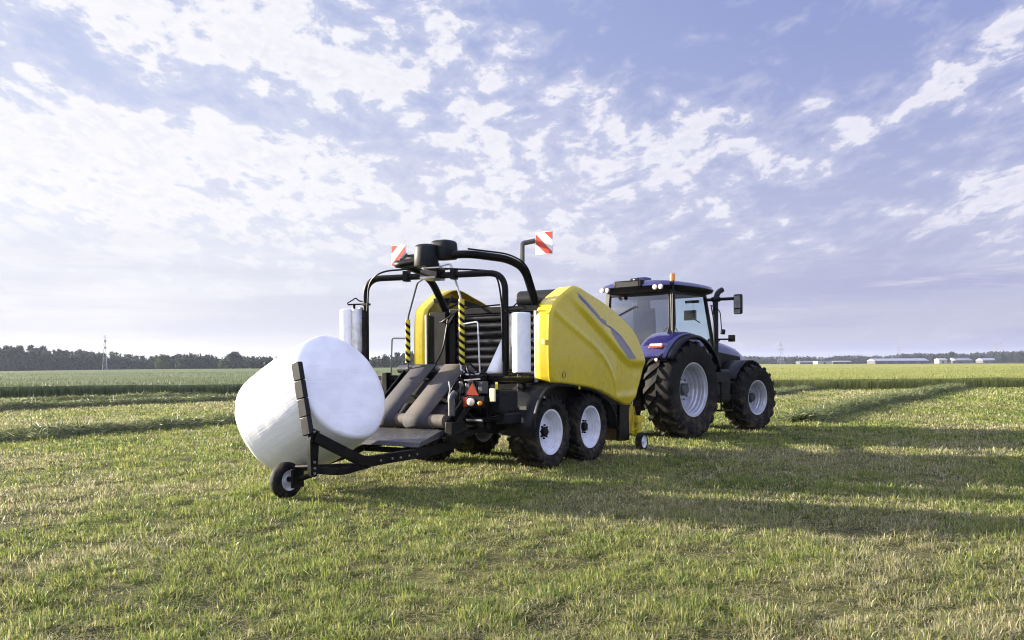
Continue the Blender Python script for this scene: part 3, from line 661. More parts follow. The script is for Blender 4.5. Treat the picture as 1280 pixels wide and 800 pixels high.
# light board with lamps
mb = MB(); mb.b2((-1.62, -1.20, .97), (-1.585, -.82, 1.135)); lb = mb.build('light_board', 'black', baler, bevel=.01)
for y_, mt, rr_ in ((-.985, 'clearlens', .055), (-1.14, 'orange', .032)):
    MB().lathe([(rr_, 0), (rr_, -.03), (rr_ * .6, -.045), (.001, -.05)], c=(-1.62, y_, 1.055 if rr_ > .05 else 1.04), n=24, axis='x', caps=False).build('tail_lamp', mt, lb, sharp=60)
MB().b2((-1.628, -.925, .985), (-1.622, -.85, 1.12)).build('tail_lamp', 'redlens', lb)
MB().add([(-1.612, -.88, 1.145), (-1.612, -1.10, 1.145), (-1.612, -.99, 1.31), (-1.60, -.88, 1.145), (-1.60, -1.10, 1.145), (-1.60, -.99, 1.31)], [(0, 1, 2), (3, 5, 4), (0, 3, 4, 1), (1, 4, 5, 2), (2, 5, 3, 0)]).build('triangle_reflector', 'redlens', lb)
MB().b2((-1.60, -1.36, 1.06), (-1.57, -1.27, 1.24)).build('reflector', 'cream', lb, bevel=.01)
MB().b2((-1.30, -1.20, 1.22), (-1.29, -1.16, 1.32)).build('reflector', 'hazyel', lb)
MB().b2((-1.59, -1.30, 1.12), (-1.2, -1.27, 1.16)).build('lamp_bracket', 'black', lb)

# --- tilting wrap table with two belts
TL = Vector((-1.95, 0, .80)); TT = Vector((-1.08, 0, 1.50)); dr = (TT - TL).normalized(); nr = Vector((-dr.z, 0, dr.x)); rr_ = .105
tbl = MB()
for s, y_ in ((-1, -.84), (1, .62)):
    q = [(TL - nr * .12 + dr * -.1), (TT - nr * .12 + dr * .05), (TT + nr * .03), (TL + nr * .02)]
    tbl.prism([(p.x, p.z) for p in q], y_ - .015, y_ + .015)
tbl.box((TL + TT) / 2 - nr * .09, (.10, 1.44, .05), Matrix.Rotation(-math.atan2(dr.z, dr.x), 3, 'Y'))
mid = (TL + TT) / 2
tbl.b2((-1.5, -.7, .8), (-1.3, .5, 1.0)); tbl.tube([(-1.35, -.5, .9), (-1.25, -.5, 1.2)], .035); tbl.tube([(-1.9, -.9, .72), (-1.2, -.9, 1.30)], .03, sq=(.05, .07))
tb = tbl.build('wrap_table', 'black', baler, bevel=.006)
MB().tube([(TL.x, -.80, TL.z), (TL.x, .58, TL.z)], rr_ - .012, n=28).build('table_roller', 'roller', tb)
MB().tube([(TT.x, -.62, TT.z), (TT.x, .76, TT.z)], .058, n=28).build('table_roller', 'grey', tb)
rt_ = .07
for y0_, y1_ in ((-.56, -.13), (.03, .44)):
    pr = []
    a0 = math.atan2(nr.z, nr.x)
    for k in range(13): a_ = a0 - math.pi * k / 12; pr.append((TT.x + rt_ * math.cos(a_), TT.z + rt_ * math.sin(a_)))
    for k in range(13): a_ = a0 + math.pi - math.pi * k / 12; pr.append((TL.x + rr_ * math.cos(a_), TL.z + rr_ * math.sin(a_)))
    pr.append(pr[0])
    MB().strip(pr, y0_, y1_, 1).build('belt', 'belt', tb, solid=.008, sharp=60)
# padded side roller and lever on the right of the table
mb = MB(); mb.tube([(-2.02, -.95, .88), (-2.02, -.95, 1.14), (-1.98, -1.0, 1.2)], .045, n=14, rad=.05); mb.build('bale_guide', 'grey', baler, bevel=.01)
mb = MB(); mb.tube([(-2.0, -.93, .9), (-1.85, -.9, .74), (-1.7, -.9, .5)], .03, n=8, rad=.1); mb.tube([(-2.05, -.93, .60), (-1.75, -1.0, .70)], .035, n=8); mb.tube([(-2.2, -.7, .45), (-1.9, -.9, .78)], .03, n=8)
mb.b2((-2.05, -.98, .52), (-1.75, -.86, .80)); mb.build('table_pivot', 'black', baler, bevel=.01)
# drop plate
mb = MB(); mb.prism([(-1.88, .66), (-2.02, .69), (-2.50, .56), (-2.54, .50), (-2.50, .50), (-2.0, .60), (-1.88, .58)], -.80, .62); mb.build('drop_plate', 'grey', baler, bevel=.006)

# --- bale tipper
mb = MB()
arm = fillet([(-1.7, -.80, .50), (-2.35, -.76, .42), (-3.45, -.70, .40), (-4.10, -.55, .74)], .12, 4)
mb.tube(arm, .05, sq=(.085, .12))
mb.tube(fillet([(-1.7, .32, .50), (-2.35, .32, .44), (-2.75, .28, .36), (-3.6, .1, .30), (-4.05, -.1, .34)], .12, 4), .05, sq=(.07, .08))
mb.tube([(-3.35, -.70, .36), (-3.75, -.62, .30), (-4.12, -.52, .36)], .04, sq=(.06, .08), rad=.1)
mb.tube([(-2.3, -.76, .42), (-2.3, .32, .42)], .04, sq=(.07, .07)); mb.tube([(-3.5, -.7, .36), (-3.6, .1, .30)], .03, sq=(.06, .06)); mb.tube([(-1.75, -.85, .5), (-1.75, .36, .5)], .05)
mb.prism([(-4.16, .28), (-4.06, .28), (-4.02, .80), (-4.12, .84), (-4.17, .7)], -.56, -.50)
mb.tube([(-4.12, -.52, .30), (-4.12, -.32, .24), (-4.12, .05, .215)], .032, n=10); mb.box((-4.12, -.29, .25), (.18, .03, .22)); mb.tube([(-4.12, -.54, .40), (-4.12, -.28, .38)], .03)
mb.prism([(-2.35, .36), (-3.4, .33), (-3.3, .42), (-2.4, .44)], -.745, -.735)
bt = mb.build('bale_tipper', 'black', baler, bevel=.006)
up = MB()
P0 = Vector((-4.14, -.50, .76)); P1 = Vector((-4.13, -.30, 1.60))
for k in range(4):
    a_ = P0.lerp(P1, k / 4 + .002); b_ = P0.lerp(P1, (k + 1) / 4 - .002); up.tube([a_, b_], .05, sq=(.13, .07), up=(1, 0, 0))
up.build('tipper_upright', 'plastic', bt, bevel=.009, seg=2)
for x_, z_ in ((-4.12, .80), (-3.0, .40), (-2.85, .40), (-2.7, .41), (-2.55, .415), (-3.2, .395), (-4.12, .45), (-4.12, .38), (-4.12, .32)):
    y_ = -.565 if x_ < -4 else -.795 + .055 * (-2.35 - x_)
    MB().lathe([(.016, 0), (.016, -.02), (.001, -.022)], c=(x_, y_, z_), n=6, caps=False).build('bolt', 'steel', bt)
tw = MB(); prof = [(.115, -.055), (.13, -.066), (.17, -.072), (.20, -.062), (.214, -.035), (.217, 0)]
prof += [(a, -b) for a, b in prof[-2::-1]]; 
cw = MB().lathe([(.11, -.06), (.12, -.064), (.118, -.05), (.095, -.03), (.06, -.028), (.055, -.04), (.001, -.042)], n=32, caps=False)
cwo = cw.build('tipper_wheel', 'white_rim', bt, loc=(-4.12, -.10, .213)); tw.lathe(prof, n=48, caps=False)
for k in range(0, 1): pass
tw.build('tyre', 'rubber', cwo)

# --- wrapper arch, motor, satellite
mb = MB()
for s in (-1, 1):
    if s < 0: pts = [(.22, -.92, 2.36), (-.06, -.86, 3.02), (-.42, -.80, 3.13), (-1.12, -.55, 3.16), (-1.22, -.10, 3.14)]
    else: pts = [(.22, .82, 2.36), (-.25, .78, 2.90), (-.55, .80, 3.05), (-1.15, .72, 3.10), (-1.30, .60, 3.06), (-1.25, -.05, 3.12)]
    mb.tube(pts, .058, n=16, rad=.28, seg=8)
    b_ = pts[0]; mb.box((b_[0], b_[1], b_[2] - .1), (.2, .14, .34))
arch = mb.build('wrapper_arch', 'black', baler, sharp=40)
def sign(xc, yc, zc, sgn, name='warning_sign'):
    w_, h_ = .30, .34; q = MB(); x_ = xc; q.b2((x_, yc - w_ / 2, zc - h_ / 2), (x_ + .012, yc + w_ / 2, zc + h_ / 2)); o = q.build(name, 'white', arch)
    e = .0025
    def P(u, v): return (x_ - e, yc - sgn * (u - .5) * w_, zc + (v - .5) * h_)   # u from inner to outer edge
    bands = [[(0, 1), (0, .58), (.86, 0), (1, 0), (1, .14), (.14, .98)], [(.56, 1), (1, .66), (1, 1)]]
    bands = [[(0.02, .92), (0.02, .5), (.62, .02), (.98, .02), (.98, .1)], [(.52, .98), (.98, .62), (.98, .98)]]
    for bnd in bands:
        n_ = len(bnd); MB().add([P(u, v) for u, v in bnd], [tuple(range(n_))]).build('stripe', 'red', o)
    return o
sign(0, -1.17, 3.385, 1); sign(-.42, 1.34, 3.34, -1)
mb = MB(); mb.tube([(-.12, -.86, 3.03), (-.12, -.86, 3.39), (.05, -1.0, 3.44), (.055, -1.12, 3.44)], .03, sq=(.05, .06), rad=.04); mb.build('sign_bracket', 'grey', arch, bevel=.005)
mb = MB(); mb.tube([(-1.05, .74, 3.16), (-.8, .85, 3.28), (-.40, 1.18, 3.32)], .03, sq=(.04, .05), rad=.04)
mb.b2((-.72, .76, 3.20), (-.55, .99, 3.29)); mb.build('sign_bracket', 'grey', arch, bevel=.005)
mb = MB()
def rbox(mb, cx, cy, z0, z1, wx, wy, r, taper=.86, n=28, p=3.2):
    rings = []
    for zz, sc_ in ((z0, .94), (z0 + .02, 1), (z0 + (z1 - z0) * .62, .985), (z0 + (z1 - z0) * .85, .94), (z1 - .015, taper), (z1, taper * .8)):
        ring = []
        for k in range(n):
            a = 2 * math.pi * k / n; c_, s_ = math.cos(a), math.sin(a); q = (abs(c_) ** p + abs(s_) ** p) ** (-1 / p)
            ring.append((cx + c_ * q * wx / 2 * sc_, cy + s_ * q * wy / 2 * sc_, zz))
        rings.append(ring)
    vs_ = [v_ for r_ in rings for v_ in r_]; N_ = len(rings)
    fs = [(j * n + i, j * n + (i + 1) % n, (j + 1) * n + (i + 1) % n, (j + 1) * n + i) for j in range(N_ - 1) for i in range(n)] + [tuple(range(n))[::-1], tuple((N_ - 1) * n + i for i in range(n))]
    mb.add(vs_, fs)
rbox(mb, -1.38, -.02, 2.98, 3.30, .34, .34, .1, p=2.3); rbox(mb, -1.16, -.17, 3.10, 3.37, .34, .36, .1, p=3.6)
mb.build('motor_cover', 'plastic', baler, sharp=50)
SC = Vector((-1.40, -.15, 0)); RV = Vector((-1.17, -1.25, 0)); LV = Vector((-1.63, .93, 0))
dv = (RV - LV).normalized(); fo = Vector((-dv.y, dv.x, 0))
if fo.x < 0: fo = -fo
def up_(v_, z): return Vector((v_.x, v_.y, z))
sat = MB()
sat.tube([up_(RV, 1.40), up_(RV, 2.84), up_(LV, 2.84), up_(LV, 1.55)], .045, n=14, rad=.26, seg=8)
sat.box(up_(SC, 2.86), (.20, .30, .12)); sat.lathe([(.09, 2.84), (.10, 3.02)], c=(SC.x, SC.y, 0), n=20, axis='z')
ang = math.atan2(dv.y, dv.x)
for s in (-.42, .34): sat.box(up_(SC + dv * s, 2.85), (.07, .12, .15), Matrix.Rotation(ang, 3, 'Z'))
st = sat.build('wrapping_arm', 'black', baler, sharp=40)
mb = MB(); mb.box(up_(SC, 2.80), (.24, .34, .035), Matrix.Rotation(ang, 3, 'Z')); mb.box(up_(SC + dv * .05, 2.94), (.26, .30, .02), Matrix.Rotation(ang, 3, 'Z')); mb.build('swivel_plate', 'steel', st, bevel=.004)
# film carriers and film rolls
def carrier(base, out_dir, z0, z1, n_rolls):
    fc = MB(); a = base + out_dir * .03
    fc.b2((base.x - .05, base.y - .05, z1 + .03), (base.x + .05, base.y + .05, z1 + .06))
    e = base + out_dir * .30; fc.tube([up_(base, z1 + .05), up_(e, z1 + .05)], .02, sq=(.05, .02)); fc.tube([up_(base, z0 - .05), up_(e, z0 - .05)], .02, sq=(.09, .025))
    fc.tube([up_(base + out_dir * .20, z0 - .05), up_(base + out_dir * .20, z1 + .05)], .02)
    fc.tube(fillet([up_(base, z1 + .08), up_(base + out_dir * .12, z1 + .10), up_(base + out_dir * .17, z1 + .15), up_(base + out_dir * .22, z1 + .12), up_(base + out_dir * .32, z1 + .07)], .03, 3), .01, n=6)
    o = fc.build('film_carrier', 'black', st)
    pr = MB(); q = base + out_dir * .085
    for dd in (0, .06): pr.lathe([(.03, z0), (.035, z0 + .01), (.035, z1 - .01), (.03, z1)], c=(q.x + fo.x * dd, q.y + fo.y * dd, 0), n=16, axis='z')
    pr.build('stretch_roller', 'steel', o); return o
rd = (dv * .75 + fo * .25).normalized()
c1 = carrier(RV, dv, 1.50, 2.26, 1)
def film_roll(par, c_, z0, z1, r):
    mb = MB(); mb.lathe([(.045, z0 - .01), (r - .01, z0 - .002), (r, z0 + .01), (r, z1 - .01), (r - .01, z1 + .002), (.045, z1 + .01)], c=(c_.x, c_.y, 0), n=36, axis='z'); mb.build('film_roll', 'film', par)
film_roll(c1, RV + dv * .24 + fo * -.02, 1.45, 2.27, .13)
c2 = carrier(LV, -dv, 1.60, 2.42, 1)
film_roll(c2, LV - dv * .32 + fo * .02, 1.60, 2.40, .12)
mb = MB(); mb.lathe([(.08, 1.6), (.085, 1.62), (.085, 2.38), (.08, 2.4)], c=((LV - dv * .15).x, (LV - dv * .15).y, 0), n=24, axis='z'); mb.build('film_guide', 'galv', c2)
# film tail stretched towards the table
MB().add([up_(RV + fo * .02, 2.05), up_(RV + fo * .02, 1.46), (-1.22, -.92, 1.43), (-1.24, -.98, 1.47)], [(0, 1, 2, 3)]).build('film_tail', 'film', c1, solid=.004)
# striped safety bars
def stripy(a, b, r, par, n=9):
    a, b = Vector(a), Vector(b); s = MB().tube([a, b], r, n=16).build('striped_sleeve', 'hazyel', par); d = (b - a); L = d.length; d.normalize(); st_ = MB()
    u = d.cross(Vector((1, 0, 0))).normalized(); w = d.cross(u)
    for i in range(n):
        s0 = L * (i + .25) / n; vs_ = []; fs = []
        for k in range(17):
            th = 2 * math.pi * k / 16; sh = abs(((k / 16) * 2) % 2 - 1) * L / n * .9 - L / n * .3
            for q in (0, L / n * .48): 
                tt = min(max(s0 + sh + q, 0), L); vs_.append(a + d * tt + (u * math.cos(th) + w * math.sin(th)) * (r + .0025))
        for k in range(16): fs.append((2 * k, 2 * k + 1, 2 * k + 3, 2 * k + 2))
        st_.add(vs_, fs)
    st_.build('stripes', 'black', s); return s
sb = MB(); sb.tube([(-1.45, -.02, 2.92), (-1.25, -.36, 3.02), (-1.20, -.50, 2.52), (-1.2, -.50, 1.50)], .016, n=8, rad=.05)
sb.tube([(-1.2, -.50, 2.14), (-1.2, -.80, 2.17), (-1.2, -.83, 1.45)], .012, n=6, rad=.04); sb.tube([(-1.23, -.51, 1.50), (-1.2, -.60, 1.42), (-1.2, -.83, 1.43)], .014, n=6); sb1 = sb.build('safety_bar', 'galv', st)
stripy((-1.18, -.50, 2.50), (-1.18, -.50, 1.56), .042, sb1)
sb = MB(); sb.tube([(-1.3, .1, 2.82), (-1.22, .28, 2.78), (-1.2, .48, 2.28), (-1.2, .49, 1.5)], .014, n=8, rad=.05); sb.tube([(-1.2, .49, 1.96), (-1.2, .80, 1.97), (-1.2, .82, 1.45)], .012, n=6, rad=.04); sb2 = sb.build('safety_bar', 'grey', st)
stripy((-1.2, .49, 2.24), (-1.2, .49, 1.60), .038, sb2, 6)

# --- pick-up, gauge wheel and drawbar
mb = MB(); mb.tube([(2.95, -1.05, .38), (2.95, 1.05, .38)], .20, n=24)
for i in range(22):
    y_ = -1.0 + i * .095
    for k in range(4): a_ = k * math.pi / 2 + i * .3; mb.tube([(2.95 + .2 * math.cos(a_), y_, .38 + .2 * math.sin(a_)), (2.95 + .32 * math.cos(a_ + .3), y_, .38 + .32 * math.sin(a_ + .3))], .006, n=5)
pk = mb.build('pickup_reel', 'brown', baler)
for s in (-1, 1):
    mb = MB(); mb.prism([(2.92, .34), (2.98, .66), (3.10, .84), (3.20, .62), (3.45, .56), (3.5, .34), (3.3, .24)], s * 1.10 - .02, s * 1.10 + .02)
    mb.b2((3.12, s * 1.10, .50), (3.42, s * 1.22, .60)); mb.tube([(3.0, s * 1.16, .36), (3.08, s * 1.16, .78), (3.28, s * 1.16, .42), (3.0, s * 1.16, .36)], .018, n=8); mb.tube([(3.25, s * 1.16, .30), (3.25, s * 1.16, .62)], .055, n=16)
    mb.build('pickup_guard', 'yellow', pk, bevel=.008)
    MB().prism([(2.5, .22), (2.55, .85), (2.9, .88), (2.92, .2)], s * 1.12 - .03, s * 1.12 + .03).build('pickup_side', 'black', pk, bevel=.01)
gw = MB().lathe([(.10, -.05), (.11, -.055), (.09, -.03), (.03, -.03), (.025, -.05), (.001, -.05)], n=24, caps=False).build('gauge_wheel', 'white_rim', pk, loc=(3.14, -1.28, .165))
prf = [(.10, -.045), (.13, -.06), (.16, -.05), (.165, 0)]; prf += [(a, -b) for a, b in prf[-2::-1]]
MB().lathe(prf, n=32, caps=False).build('tyre', 'rubber', gw)
mb = MB(); mb.tube([(2.6, .0, .85), (3.4, -.1, .78), (5.0, -.2, .55)], .1, sq=(.22, .2), rad=.2); mb.tube([(2.8, .1, 1.15), (5.2, -.1, .95)], .06, n=14); mb.b2((2.3, -.9, .6), (2.75, .9, .95)); mb.tube([(3.2, -.1, .8), (3.3, -.6, .5), (3.0, -.9, .4)], .03)
for k in range(4): mb.tube([(2.9, -.3 + .15 * k, 1.9), (3.9, -.3 + .1 * k, 1.35 + .05 * k), (4.9, -.3 + .12 * k, 1.45)], .018, n=8, rad=.5)
mb.build('drawbar', 'black', baler, bevel=.008)

def chaff(x0, x1, y0, y1, zf, n, par, L=.07):
    X = rng.uniform(x0, x1, n); Y = rng.uniform(y0, y1, n); Z = zf(X) + .006; a = rng.random(n) * 6.28; l = rng.uniform(.3, 1, n) * L; w = .0035
    V = np.stack([np.stack([X, Y, Z], 1), np.stack([X - np.sin(a) * w, Y + np.cos(a) * w, Z + .002], 1), np.stack([X + np.cos(a) * l, Y + np.sin(a) * l, Z + rng.uniform(0, .02, n)], 1)], 1)
    o = quick_mesh('chaff', V.reshape(-1, 3), np.arange(3 * n).reshape(-1, 3), 'blade', np.repeat(pal(n, [(.36, .31, .16), (.20, .22, .08), (.28, .24, .11)], [2, 2, 1]), 3, 0)); o.parent = par; o['kind'] = 'stuff'
chaff(-2.48, -2.0, -.78, .6, lambda x: np.interp(x, [-2.5, -2.02], [.56, .69]), 260, baler)
chaff(-1.15, .1, -1.0, -.9, lambda x: x * 0 + 1.37, 120, baler); chaff(-1.1, -.7, -1.12, -.8, lambda x: x * 0 + 1.20, 90, baler); chaff(-.1, .5, -1.28, -.8, lambda x: x * 0 + 1.285, 70, baler, .05)

# ------------------------------------------------------------------ wrapped bale
NA, NZ = 128, 90; R0, L0 = .695, 1.27; vs_ = []; prof = []
for i in range(NZ + 1):
    u = i / NZ
    prof.append(u)
def bale_end(Rr, sgn, cr):
    q = [(0.0, .035)] + [(Rr * f, .035 - .040 * f ** 3) for f in np.linspace(.08, .86, 14)]
    for a_ in np.linspace(90, 0, 9)[1:]: q.append((Rr - cr + cr * math.cos(R(a_)), -cr + cr * math.sin(R(a_)) - .005))
    return [(r_, sgn * (L0 / 2 + z_)) for r_, z_ in q]
far_, near_ = bale_end(.735, -1, .09), bale_end(.705, 1, .065)
zz_ = np.linspace(far_[-1][1] + .01, near_[-1][1] - .01, 30); tt_ = (zz_ - zz_[0]) / (zz_[-1] - zz_[0])
body_ = list(zip(.735 * (1 - tt_) + .705 * tt_ + .024 * 4 * tt_ * (1 - tt_), zz_))
prof = far_ + body_ + near_[::-1]
mb = MB(); mb.lathe([(max(r_, .002), z_) for r_, z_ in prof], n=NA, axis='z', caps=True)
VA = np.array(mb.v); rad_ = np.hypot(VA[:, 0], VA[:, 1]) + 1e-6; th_ = np.arctan2(VA[:, 1], VA[:, 0])
wx_ = np.cos(th_) * 3; wy_ = np.sin(th_) * 3
d_ = (fbm(wx_ + VA[:, 2], wy_ + VA[:, 2] * .5, 1.1, 2, 1) - .5) * .018 + (fbm(wx_ * 2.2 + VA[:, 2] * 2, wy_ * 2.2 - VA[:, 2], 1.7, 3, 4) - .5) * .0
sel = np.clip(rad_ / R0, 0, 1) ** 2
VA[:, 0] += np.cos(th_) * d_ * sel; VA[:, 1] += np.sin(th_) * d_ * sel; VA[:, 2] += (fbm(VA[:, 0] + 5, VA[:, 1], 3, 3, 7) - .5) * .05 * np.sign(VA[:, 2])
# circumferential laps of film near the ends
VA[:, 0] *= 1 + .0012 * np.sin(VA[:, 2] * 26 + th_ * 1.5); VA[:, 1] *= 1 + .0012 * np.sin(VA[:, 2] * 26 + th_ * 1.5)
mb.v = [tuple(q) for q in VA]
bale = mb.build('wrapped_bale', 'wrap', sharp=80)
lc_ = Matrix.Rotation(RZB, 3, 'Z') @ Vector((-3.39, .23, 1.05)) + Vector(BO)
bale.location = lc_; bale.rotation_euler = (R(64.4), 0, RZB)
tag(bale, 'large round bale in white plastic film, tipped up on the black arm behind the baler', 'bale')

# ------------------------------------------------------------------ tractor
TO = (2.832, 19.056, 0); TT_ = R(42.4)
tr_ = empty('tractor', TO, math.pi / 2 - TT_, 'dark blue farm tractor with amber beacon on its roof, pulling the yellow baler', 'tractor')
rw = Wheel('wheel', 1.025, .68, .56, 20, .05, .36, 'silver_rim', 10, .13, .10, 'grey', .018, .38)
rw.put(tr_, (.08, -.93, 1.015), spin=.1); rw.put(tr_, (.08, .93, 1.015), flip=True)
fw = Wheel('wheel', .77, .56, .395, 18, .042, .30, 'silver_rim', 8, .11, .12, 'dark', .014, .36)
fw.put(tr_, (2.97, -.96, .76), rz=R(-5), spin=.2); fw.put(tr_, (2.97, .96, .76), flip=True, rz=R(-5))
mb = MB(); mb.b2((-.55, -.32, .62), (1.9, .32, 1.35)); mb.b2((1.9, -.25, .62), (4.0, .25, 1.05)); mb.tube([(.08, -.9, 1.015), (.08, .9, 1.015)], .14, n=20); mb.tube([(2.97, -.85, .74), (2.97, .85, .74)], .10, n=16)
mb.b2((.2, -.8, 1.05), (1.7, .8, 1.62)); mb.b2((4.0, -.3, .6), (4.25, .3, 1.0))
mb.build('chassis', 'black', tr_, bevel=.02)
mb = MB()
for s in (-1, 1):
    mb.tube([(-.5, s * .35, 1.25), (-.95, s * .42, 1.05)], .04, sq=(.06, .09)); mb.tube([(-.4, s * .3, .62), (-1.25, s * .45, .66)], .04, sq=(.05, .1)); mb.tube([(-.95, s * .42, 1.05), (-1.0, s * .43, .68)], .025)
mb.b2((-1.05, -.12, .45), (-.5, .12, .55)); mb.b2((-.75, -.25, .8), (-.5, .25, 1.5))
mb.build('rear_linkage', 'black', tr_, bevel=.006)
# fenders
def arc(cx, cz, rad, a0, a1, n=18): return [(cx + rad * math.cos(R(a0 + (a1 - a0) * i / n)), cz + rad * math.sin(R(a0 + (a1 - a0) * i / n))) for i in range(n + 1)]
for s in (-1, 1):
    A_ = arc(.08, 1.02, 1.17, 147, 62)
    vs_ = []; ys = [.42, .50, .66, .86, 1.02, 1.13]; dr_ = [.02, .035, .045, .035, .015, -.02]
    for y_, d in zip(ys, dr_):
        vs_ += [(.08 + (x - .08) * (1 + d / 1.17), s * y_, 1.02 + (z - 1.02) * (1 + d / 1.17)) for x, z in A_]
    n_ = len(A_); fs = [(j * n_ + i, j * n_ + i + 1, (j + 1) * n_ + i + 1, (j + 1) * n_ + i) for j in range(5) for i in range(n_ - 1)]
    fd = MB().add(vs_, fs).build('rear_fender', 'blue', tr_, solid=.025, sharp=50)
    B_ = arc(.08, 1.02, 1.135, 146, 18); bl = MB(); vs_ = []
    for y_, d in ((1.10, -.015), (1.16, .005), (1.24, -.01), (1.27, -.06)):
        vs_ += [(.08 + (x - .08) * (1 + d / 1.135), s * y_, 1.02 + (z - 1.02) * (1 + d / 1.135)) for x, z in B_]
    n_ = len(B_); bl.add(vs_, [(j * n_ + i, j * n_ + i + 1, (j + 1) * n_ + i + 1, (j + 1) * n_ + i) for j in range(3) for i in range(n_ - 1)]); bl.build('fender_lip', 'plastic', fd, solid=.02, sharp=50)
    # lamp cluster on the rear face
    q = MB(); rt = Matrix.Rotation(R(-34), 3, 'Y'); cx_, cz_ = .08 + 1.225 * math.cos(R(133)), 1.02 + 1.225 * math.sin(R(133))
    q.box((cx_, s * .84, cz_), (.05, .34, .11), Matrix.Rotation(R(40), 3, 'Y')); lh = q.build('tail_light', 'redlens', fd, bevel=.015)
    n3 = Vector((math.cos(R(140)), 0, math.sin(R(140)))); c3 = Vector((cx_, s * .84, cz_)) + n3 * .024
    MB().box(c3 + Vector((0, 0, .012)), (.012, .28, .05), Matrix.Rotation(R(40), 3, 'Y')).build('lens', 'clearlens', lh)
    q = MB()
    for k in range(3): q.box((.08 + 1.20 * math.cos(R(146)) , s * (1.0 + .035 * k), 1.02 + 1.20 * math.sin(R(146)) + .02 * k), (.02, .016, .09), Matrix.Rotation(R(50), 3, 'Y'))
    q.build('fender_buttons', 'black', fd)
    MB().lathe([(.03, 0), (.035, -.02), (.001, -.03)], c=(.08 + 1.20 * math.cos(R(149)), s * .97, 1.02 + 1.20 * math.sin(R(149))), n=12, axis='x', caps=False).build('work_light', 'clearlens', fd)
    C_ = arc(2.97, .76, .86, 150, 40, 14); ff = MB().strip(C_, s * .55, s * 1.02, 2)
    ff.build('front_fender', 'plastic', tr_, solid=.02, sharp=50)
# cab
def pil(mb, a, b, w, d): mb.tube([a, b], .03, sq=(w, d), up=(1, 0, 0))
mb = MB()
for s in (-1, 1):
    mb.tube(fillet([(-.36, s * .62, 1.72), (-.22, s * .80, 2.05), (-.14, s * .84, 2.35), (-.10, s * .80, 3.10)], .1, 4), .04, sq=(.12, .10), up=(1, 0, 0))
    mb.tube(fillet([(1.72, s * .66, 1.45), (1.58, s * .80, 2.0), (1.30, s * .76, 3.10)], .2, 4), .03, sq=(.06, .07), up=(1, 0, 0))
    mb.tube([(.1, s * .84, 2.08), (.85, s * .84, 1.95), (1.58, s * .80, 1.55)], .03, sq=(.06, .08), rad=.2)
    mb.tube([(-.1, s * .80, 3.06), (1.30, s * .76, 3.06)], .03, sq=(.06, .06))
mb.tube([(-.12, -.80, 3.06), (-.12, .80, 3.06)], .03, sq=(.06, .06)); mb.tube([(1.3, -.76, 3.06), (1.3, .76, 3.06)], .03, sq=(.06, .06)); mb.tube([(-.36, -.66, 1.74), (-.36, .66, 1.74)], .04, sq=(.08, .08))
mb.b2((-.30, -.60, 1.35), (1.6, .60, 1.72)); mb.b2((.3, -.80, 1.3), (1.6, .80, 1.50))
cab = mb.build('cab', 'black', tr_, bevel=.008)
def pane(pts, gm='side_glass'): return MB().add(pts, [tuple(range(len(pts)))]).build('window', gm, cab)
pane([(-.37, -.60, 1.76), (-.21, -.79, 2.08), (-.145, -.80, 2.4), (-.125, -.77, 3.03), (-.125, .77, 3.03), (-.145, .80, 2.4), (-.21, .79, 2.08), (-.37, .60, 1.76)], 'glass')
for s in (-1, 1): pane([(-.12, s * .82, 2.35), (-.08, s * .80, 3.03), (1.30, s * .765, 3.03), (1.55, s * .80, 2.05), (1.55, s * .80, 1.6), (.85, s * .83, 1.98), (0, s * .83, 2.12)])
pane([(1.33, -.74, 3.03), (1.60, -.78, 2.0), (1.72, -.64, 1.5), (1.72, .64, 1.5), (1.60, .78, 2.0), (1.33, .74, 3.03)])
# interior
mb = MB(); rbox(mb, .35, 0, 1.85, 2.02, .52, .54, .1, taper=.95); sb_ = MB(); 
mb.tube([(.12, 0, 2.0), (.05, 0, 2.75)], .05, sq=(.50, .13), up=(1, 0, 0)); mb.tube([(.06, 0, 2.74), (.05, 0, 2.95)], .05, sq=(.28, .10), up=(1, 0, 0)); mb.b2((.2, -.2, 1.5), (.5, .2, 1.86)); mb.b2((.2, -.42, 1.95), (.75, -.30, 2.2))
mb.build('driver_seat', 'seat', cab, bevel=.04, seg=3)
mb = MB(); mb.tube([(1.35, 0, 1.6), (1.12, 0, 2.12)], .05, n=12); mb.b2((1.2, -.3, 1.6), (1.65, .3, 2.0))
wh = [(1.08 + .07 * math.cos(a), .20 * math.sin(a), 2.20 + .19 * math.cos(a)) for a in np.linspace(0, 2 * math.pi, 25)]; mb.tube(wh, .016, n=8); mb.tube([(1.08, -.19, 2.2), (1.08, .19, 2.2)], .015, n=6)
mb.build('steering_wheel', 'black', cab)
mb = MB(); mb.box((1.0, -.58, 2.62), (.04, .30, .22)); mb.tube([(1.0, -.58, 2.6), (1.15, -.74, 2.45)], .015, n=8); mb.build('monitor', 'black', cab, bevel=.01); MB().box((1.05, -.60, 2.92), (.05, .34, .06)).build('sun_visor', 'black', cab, bevel=.01)
mb = MB(); mb.tube([(-.16, .52, 2.62), (-.16, .18, 2.76), (-.17, .05, 2.80)], .014, n=6); mb.build('rear_wiper', 'black', cab)
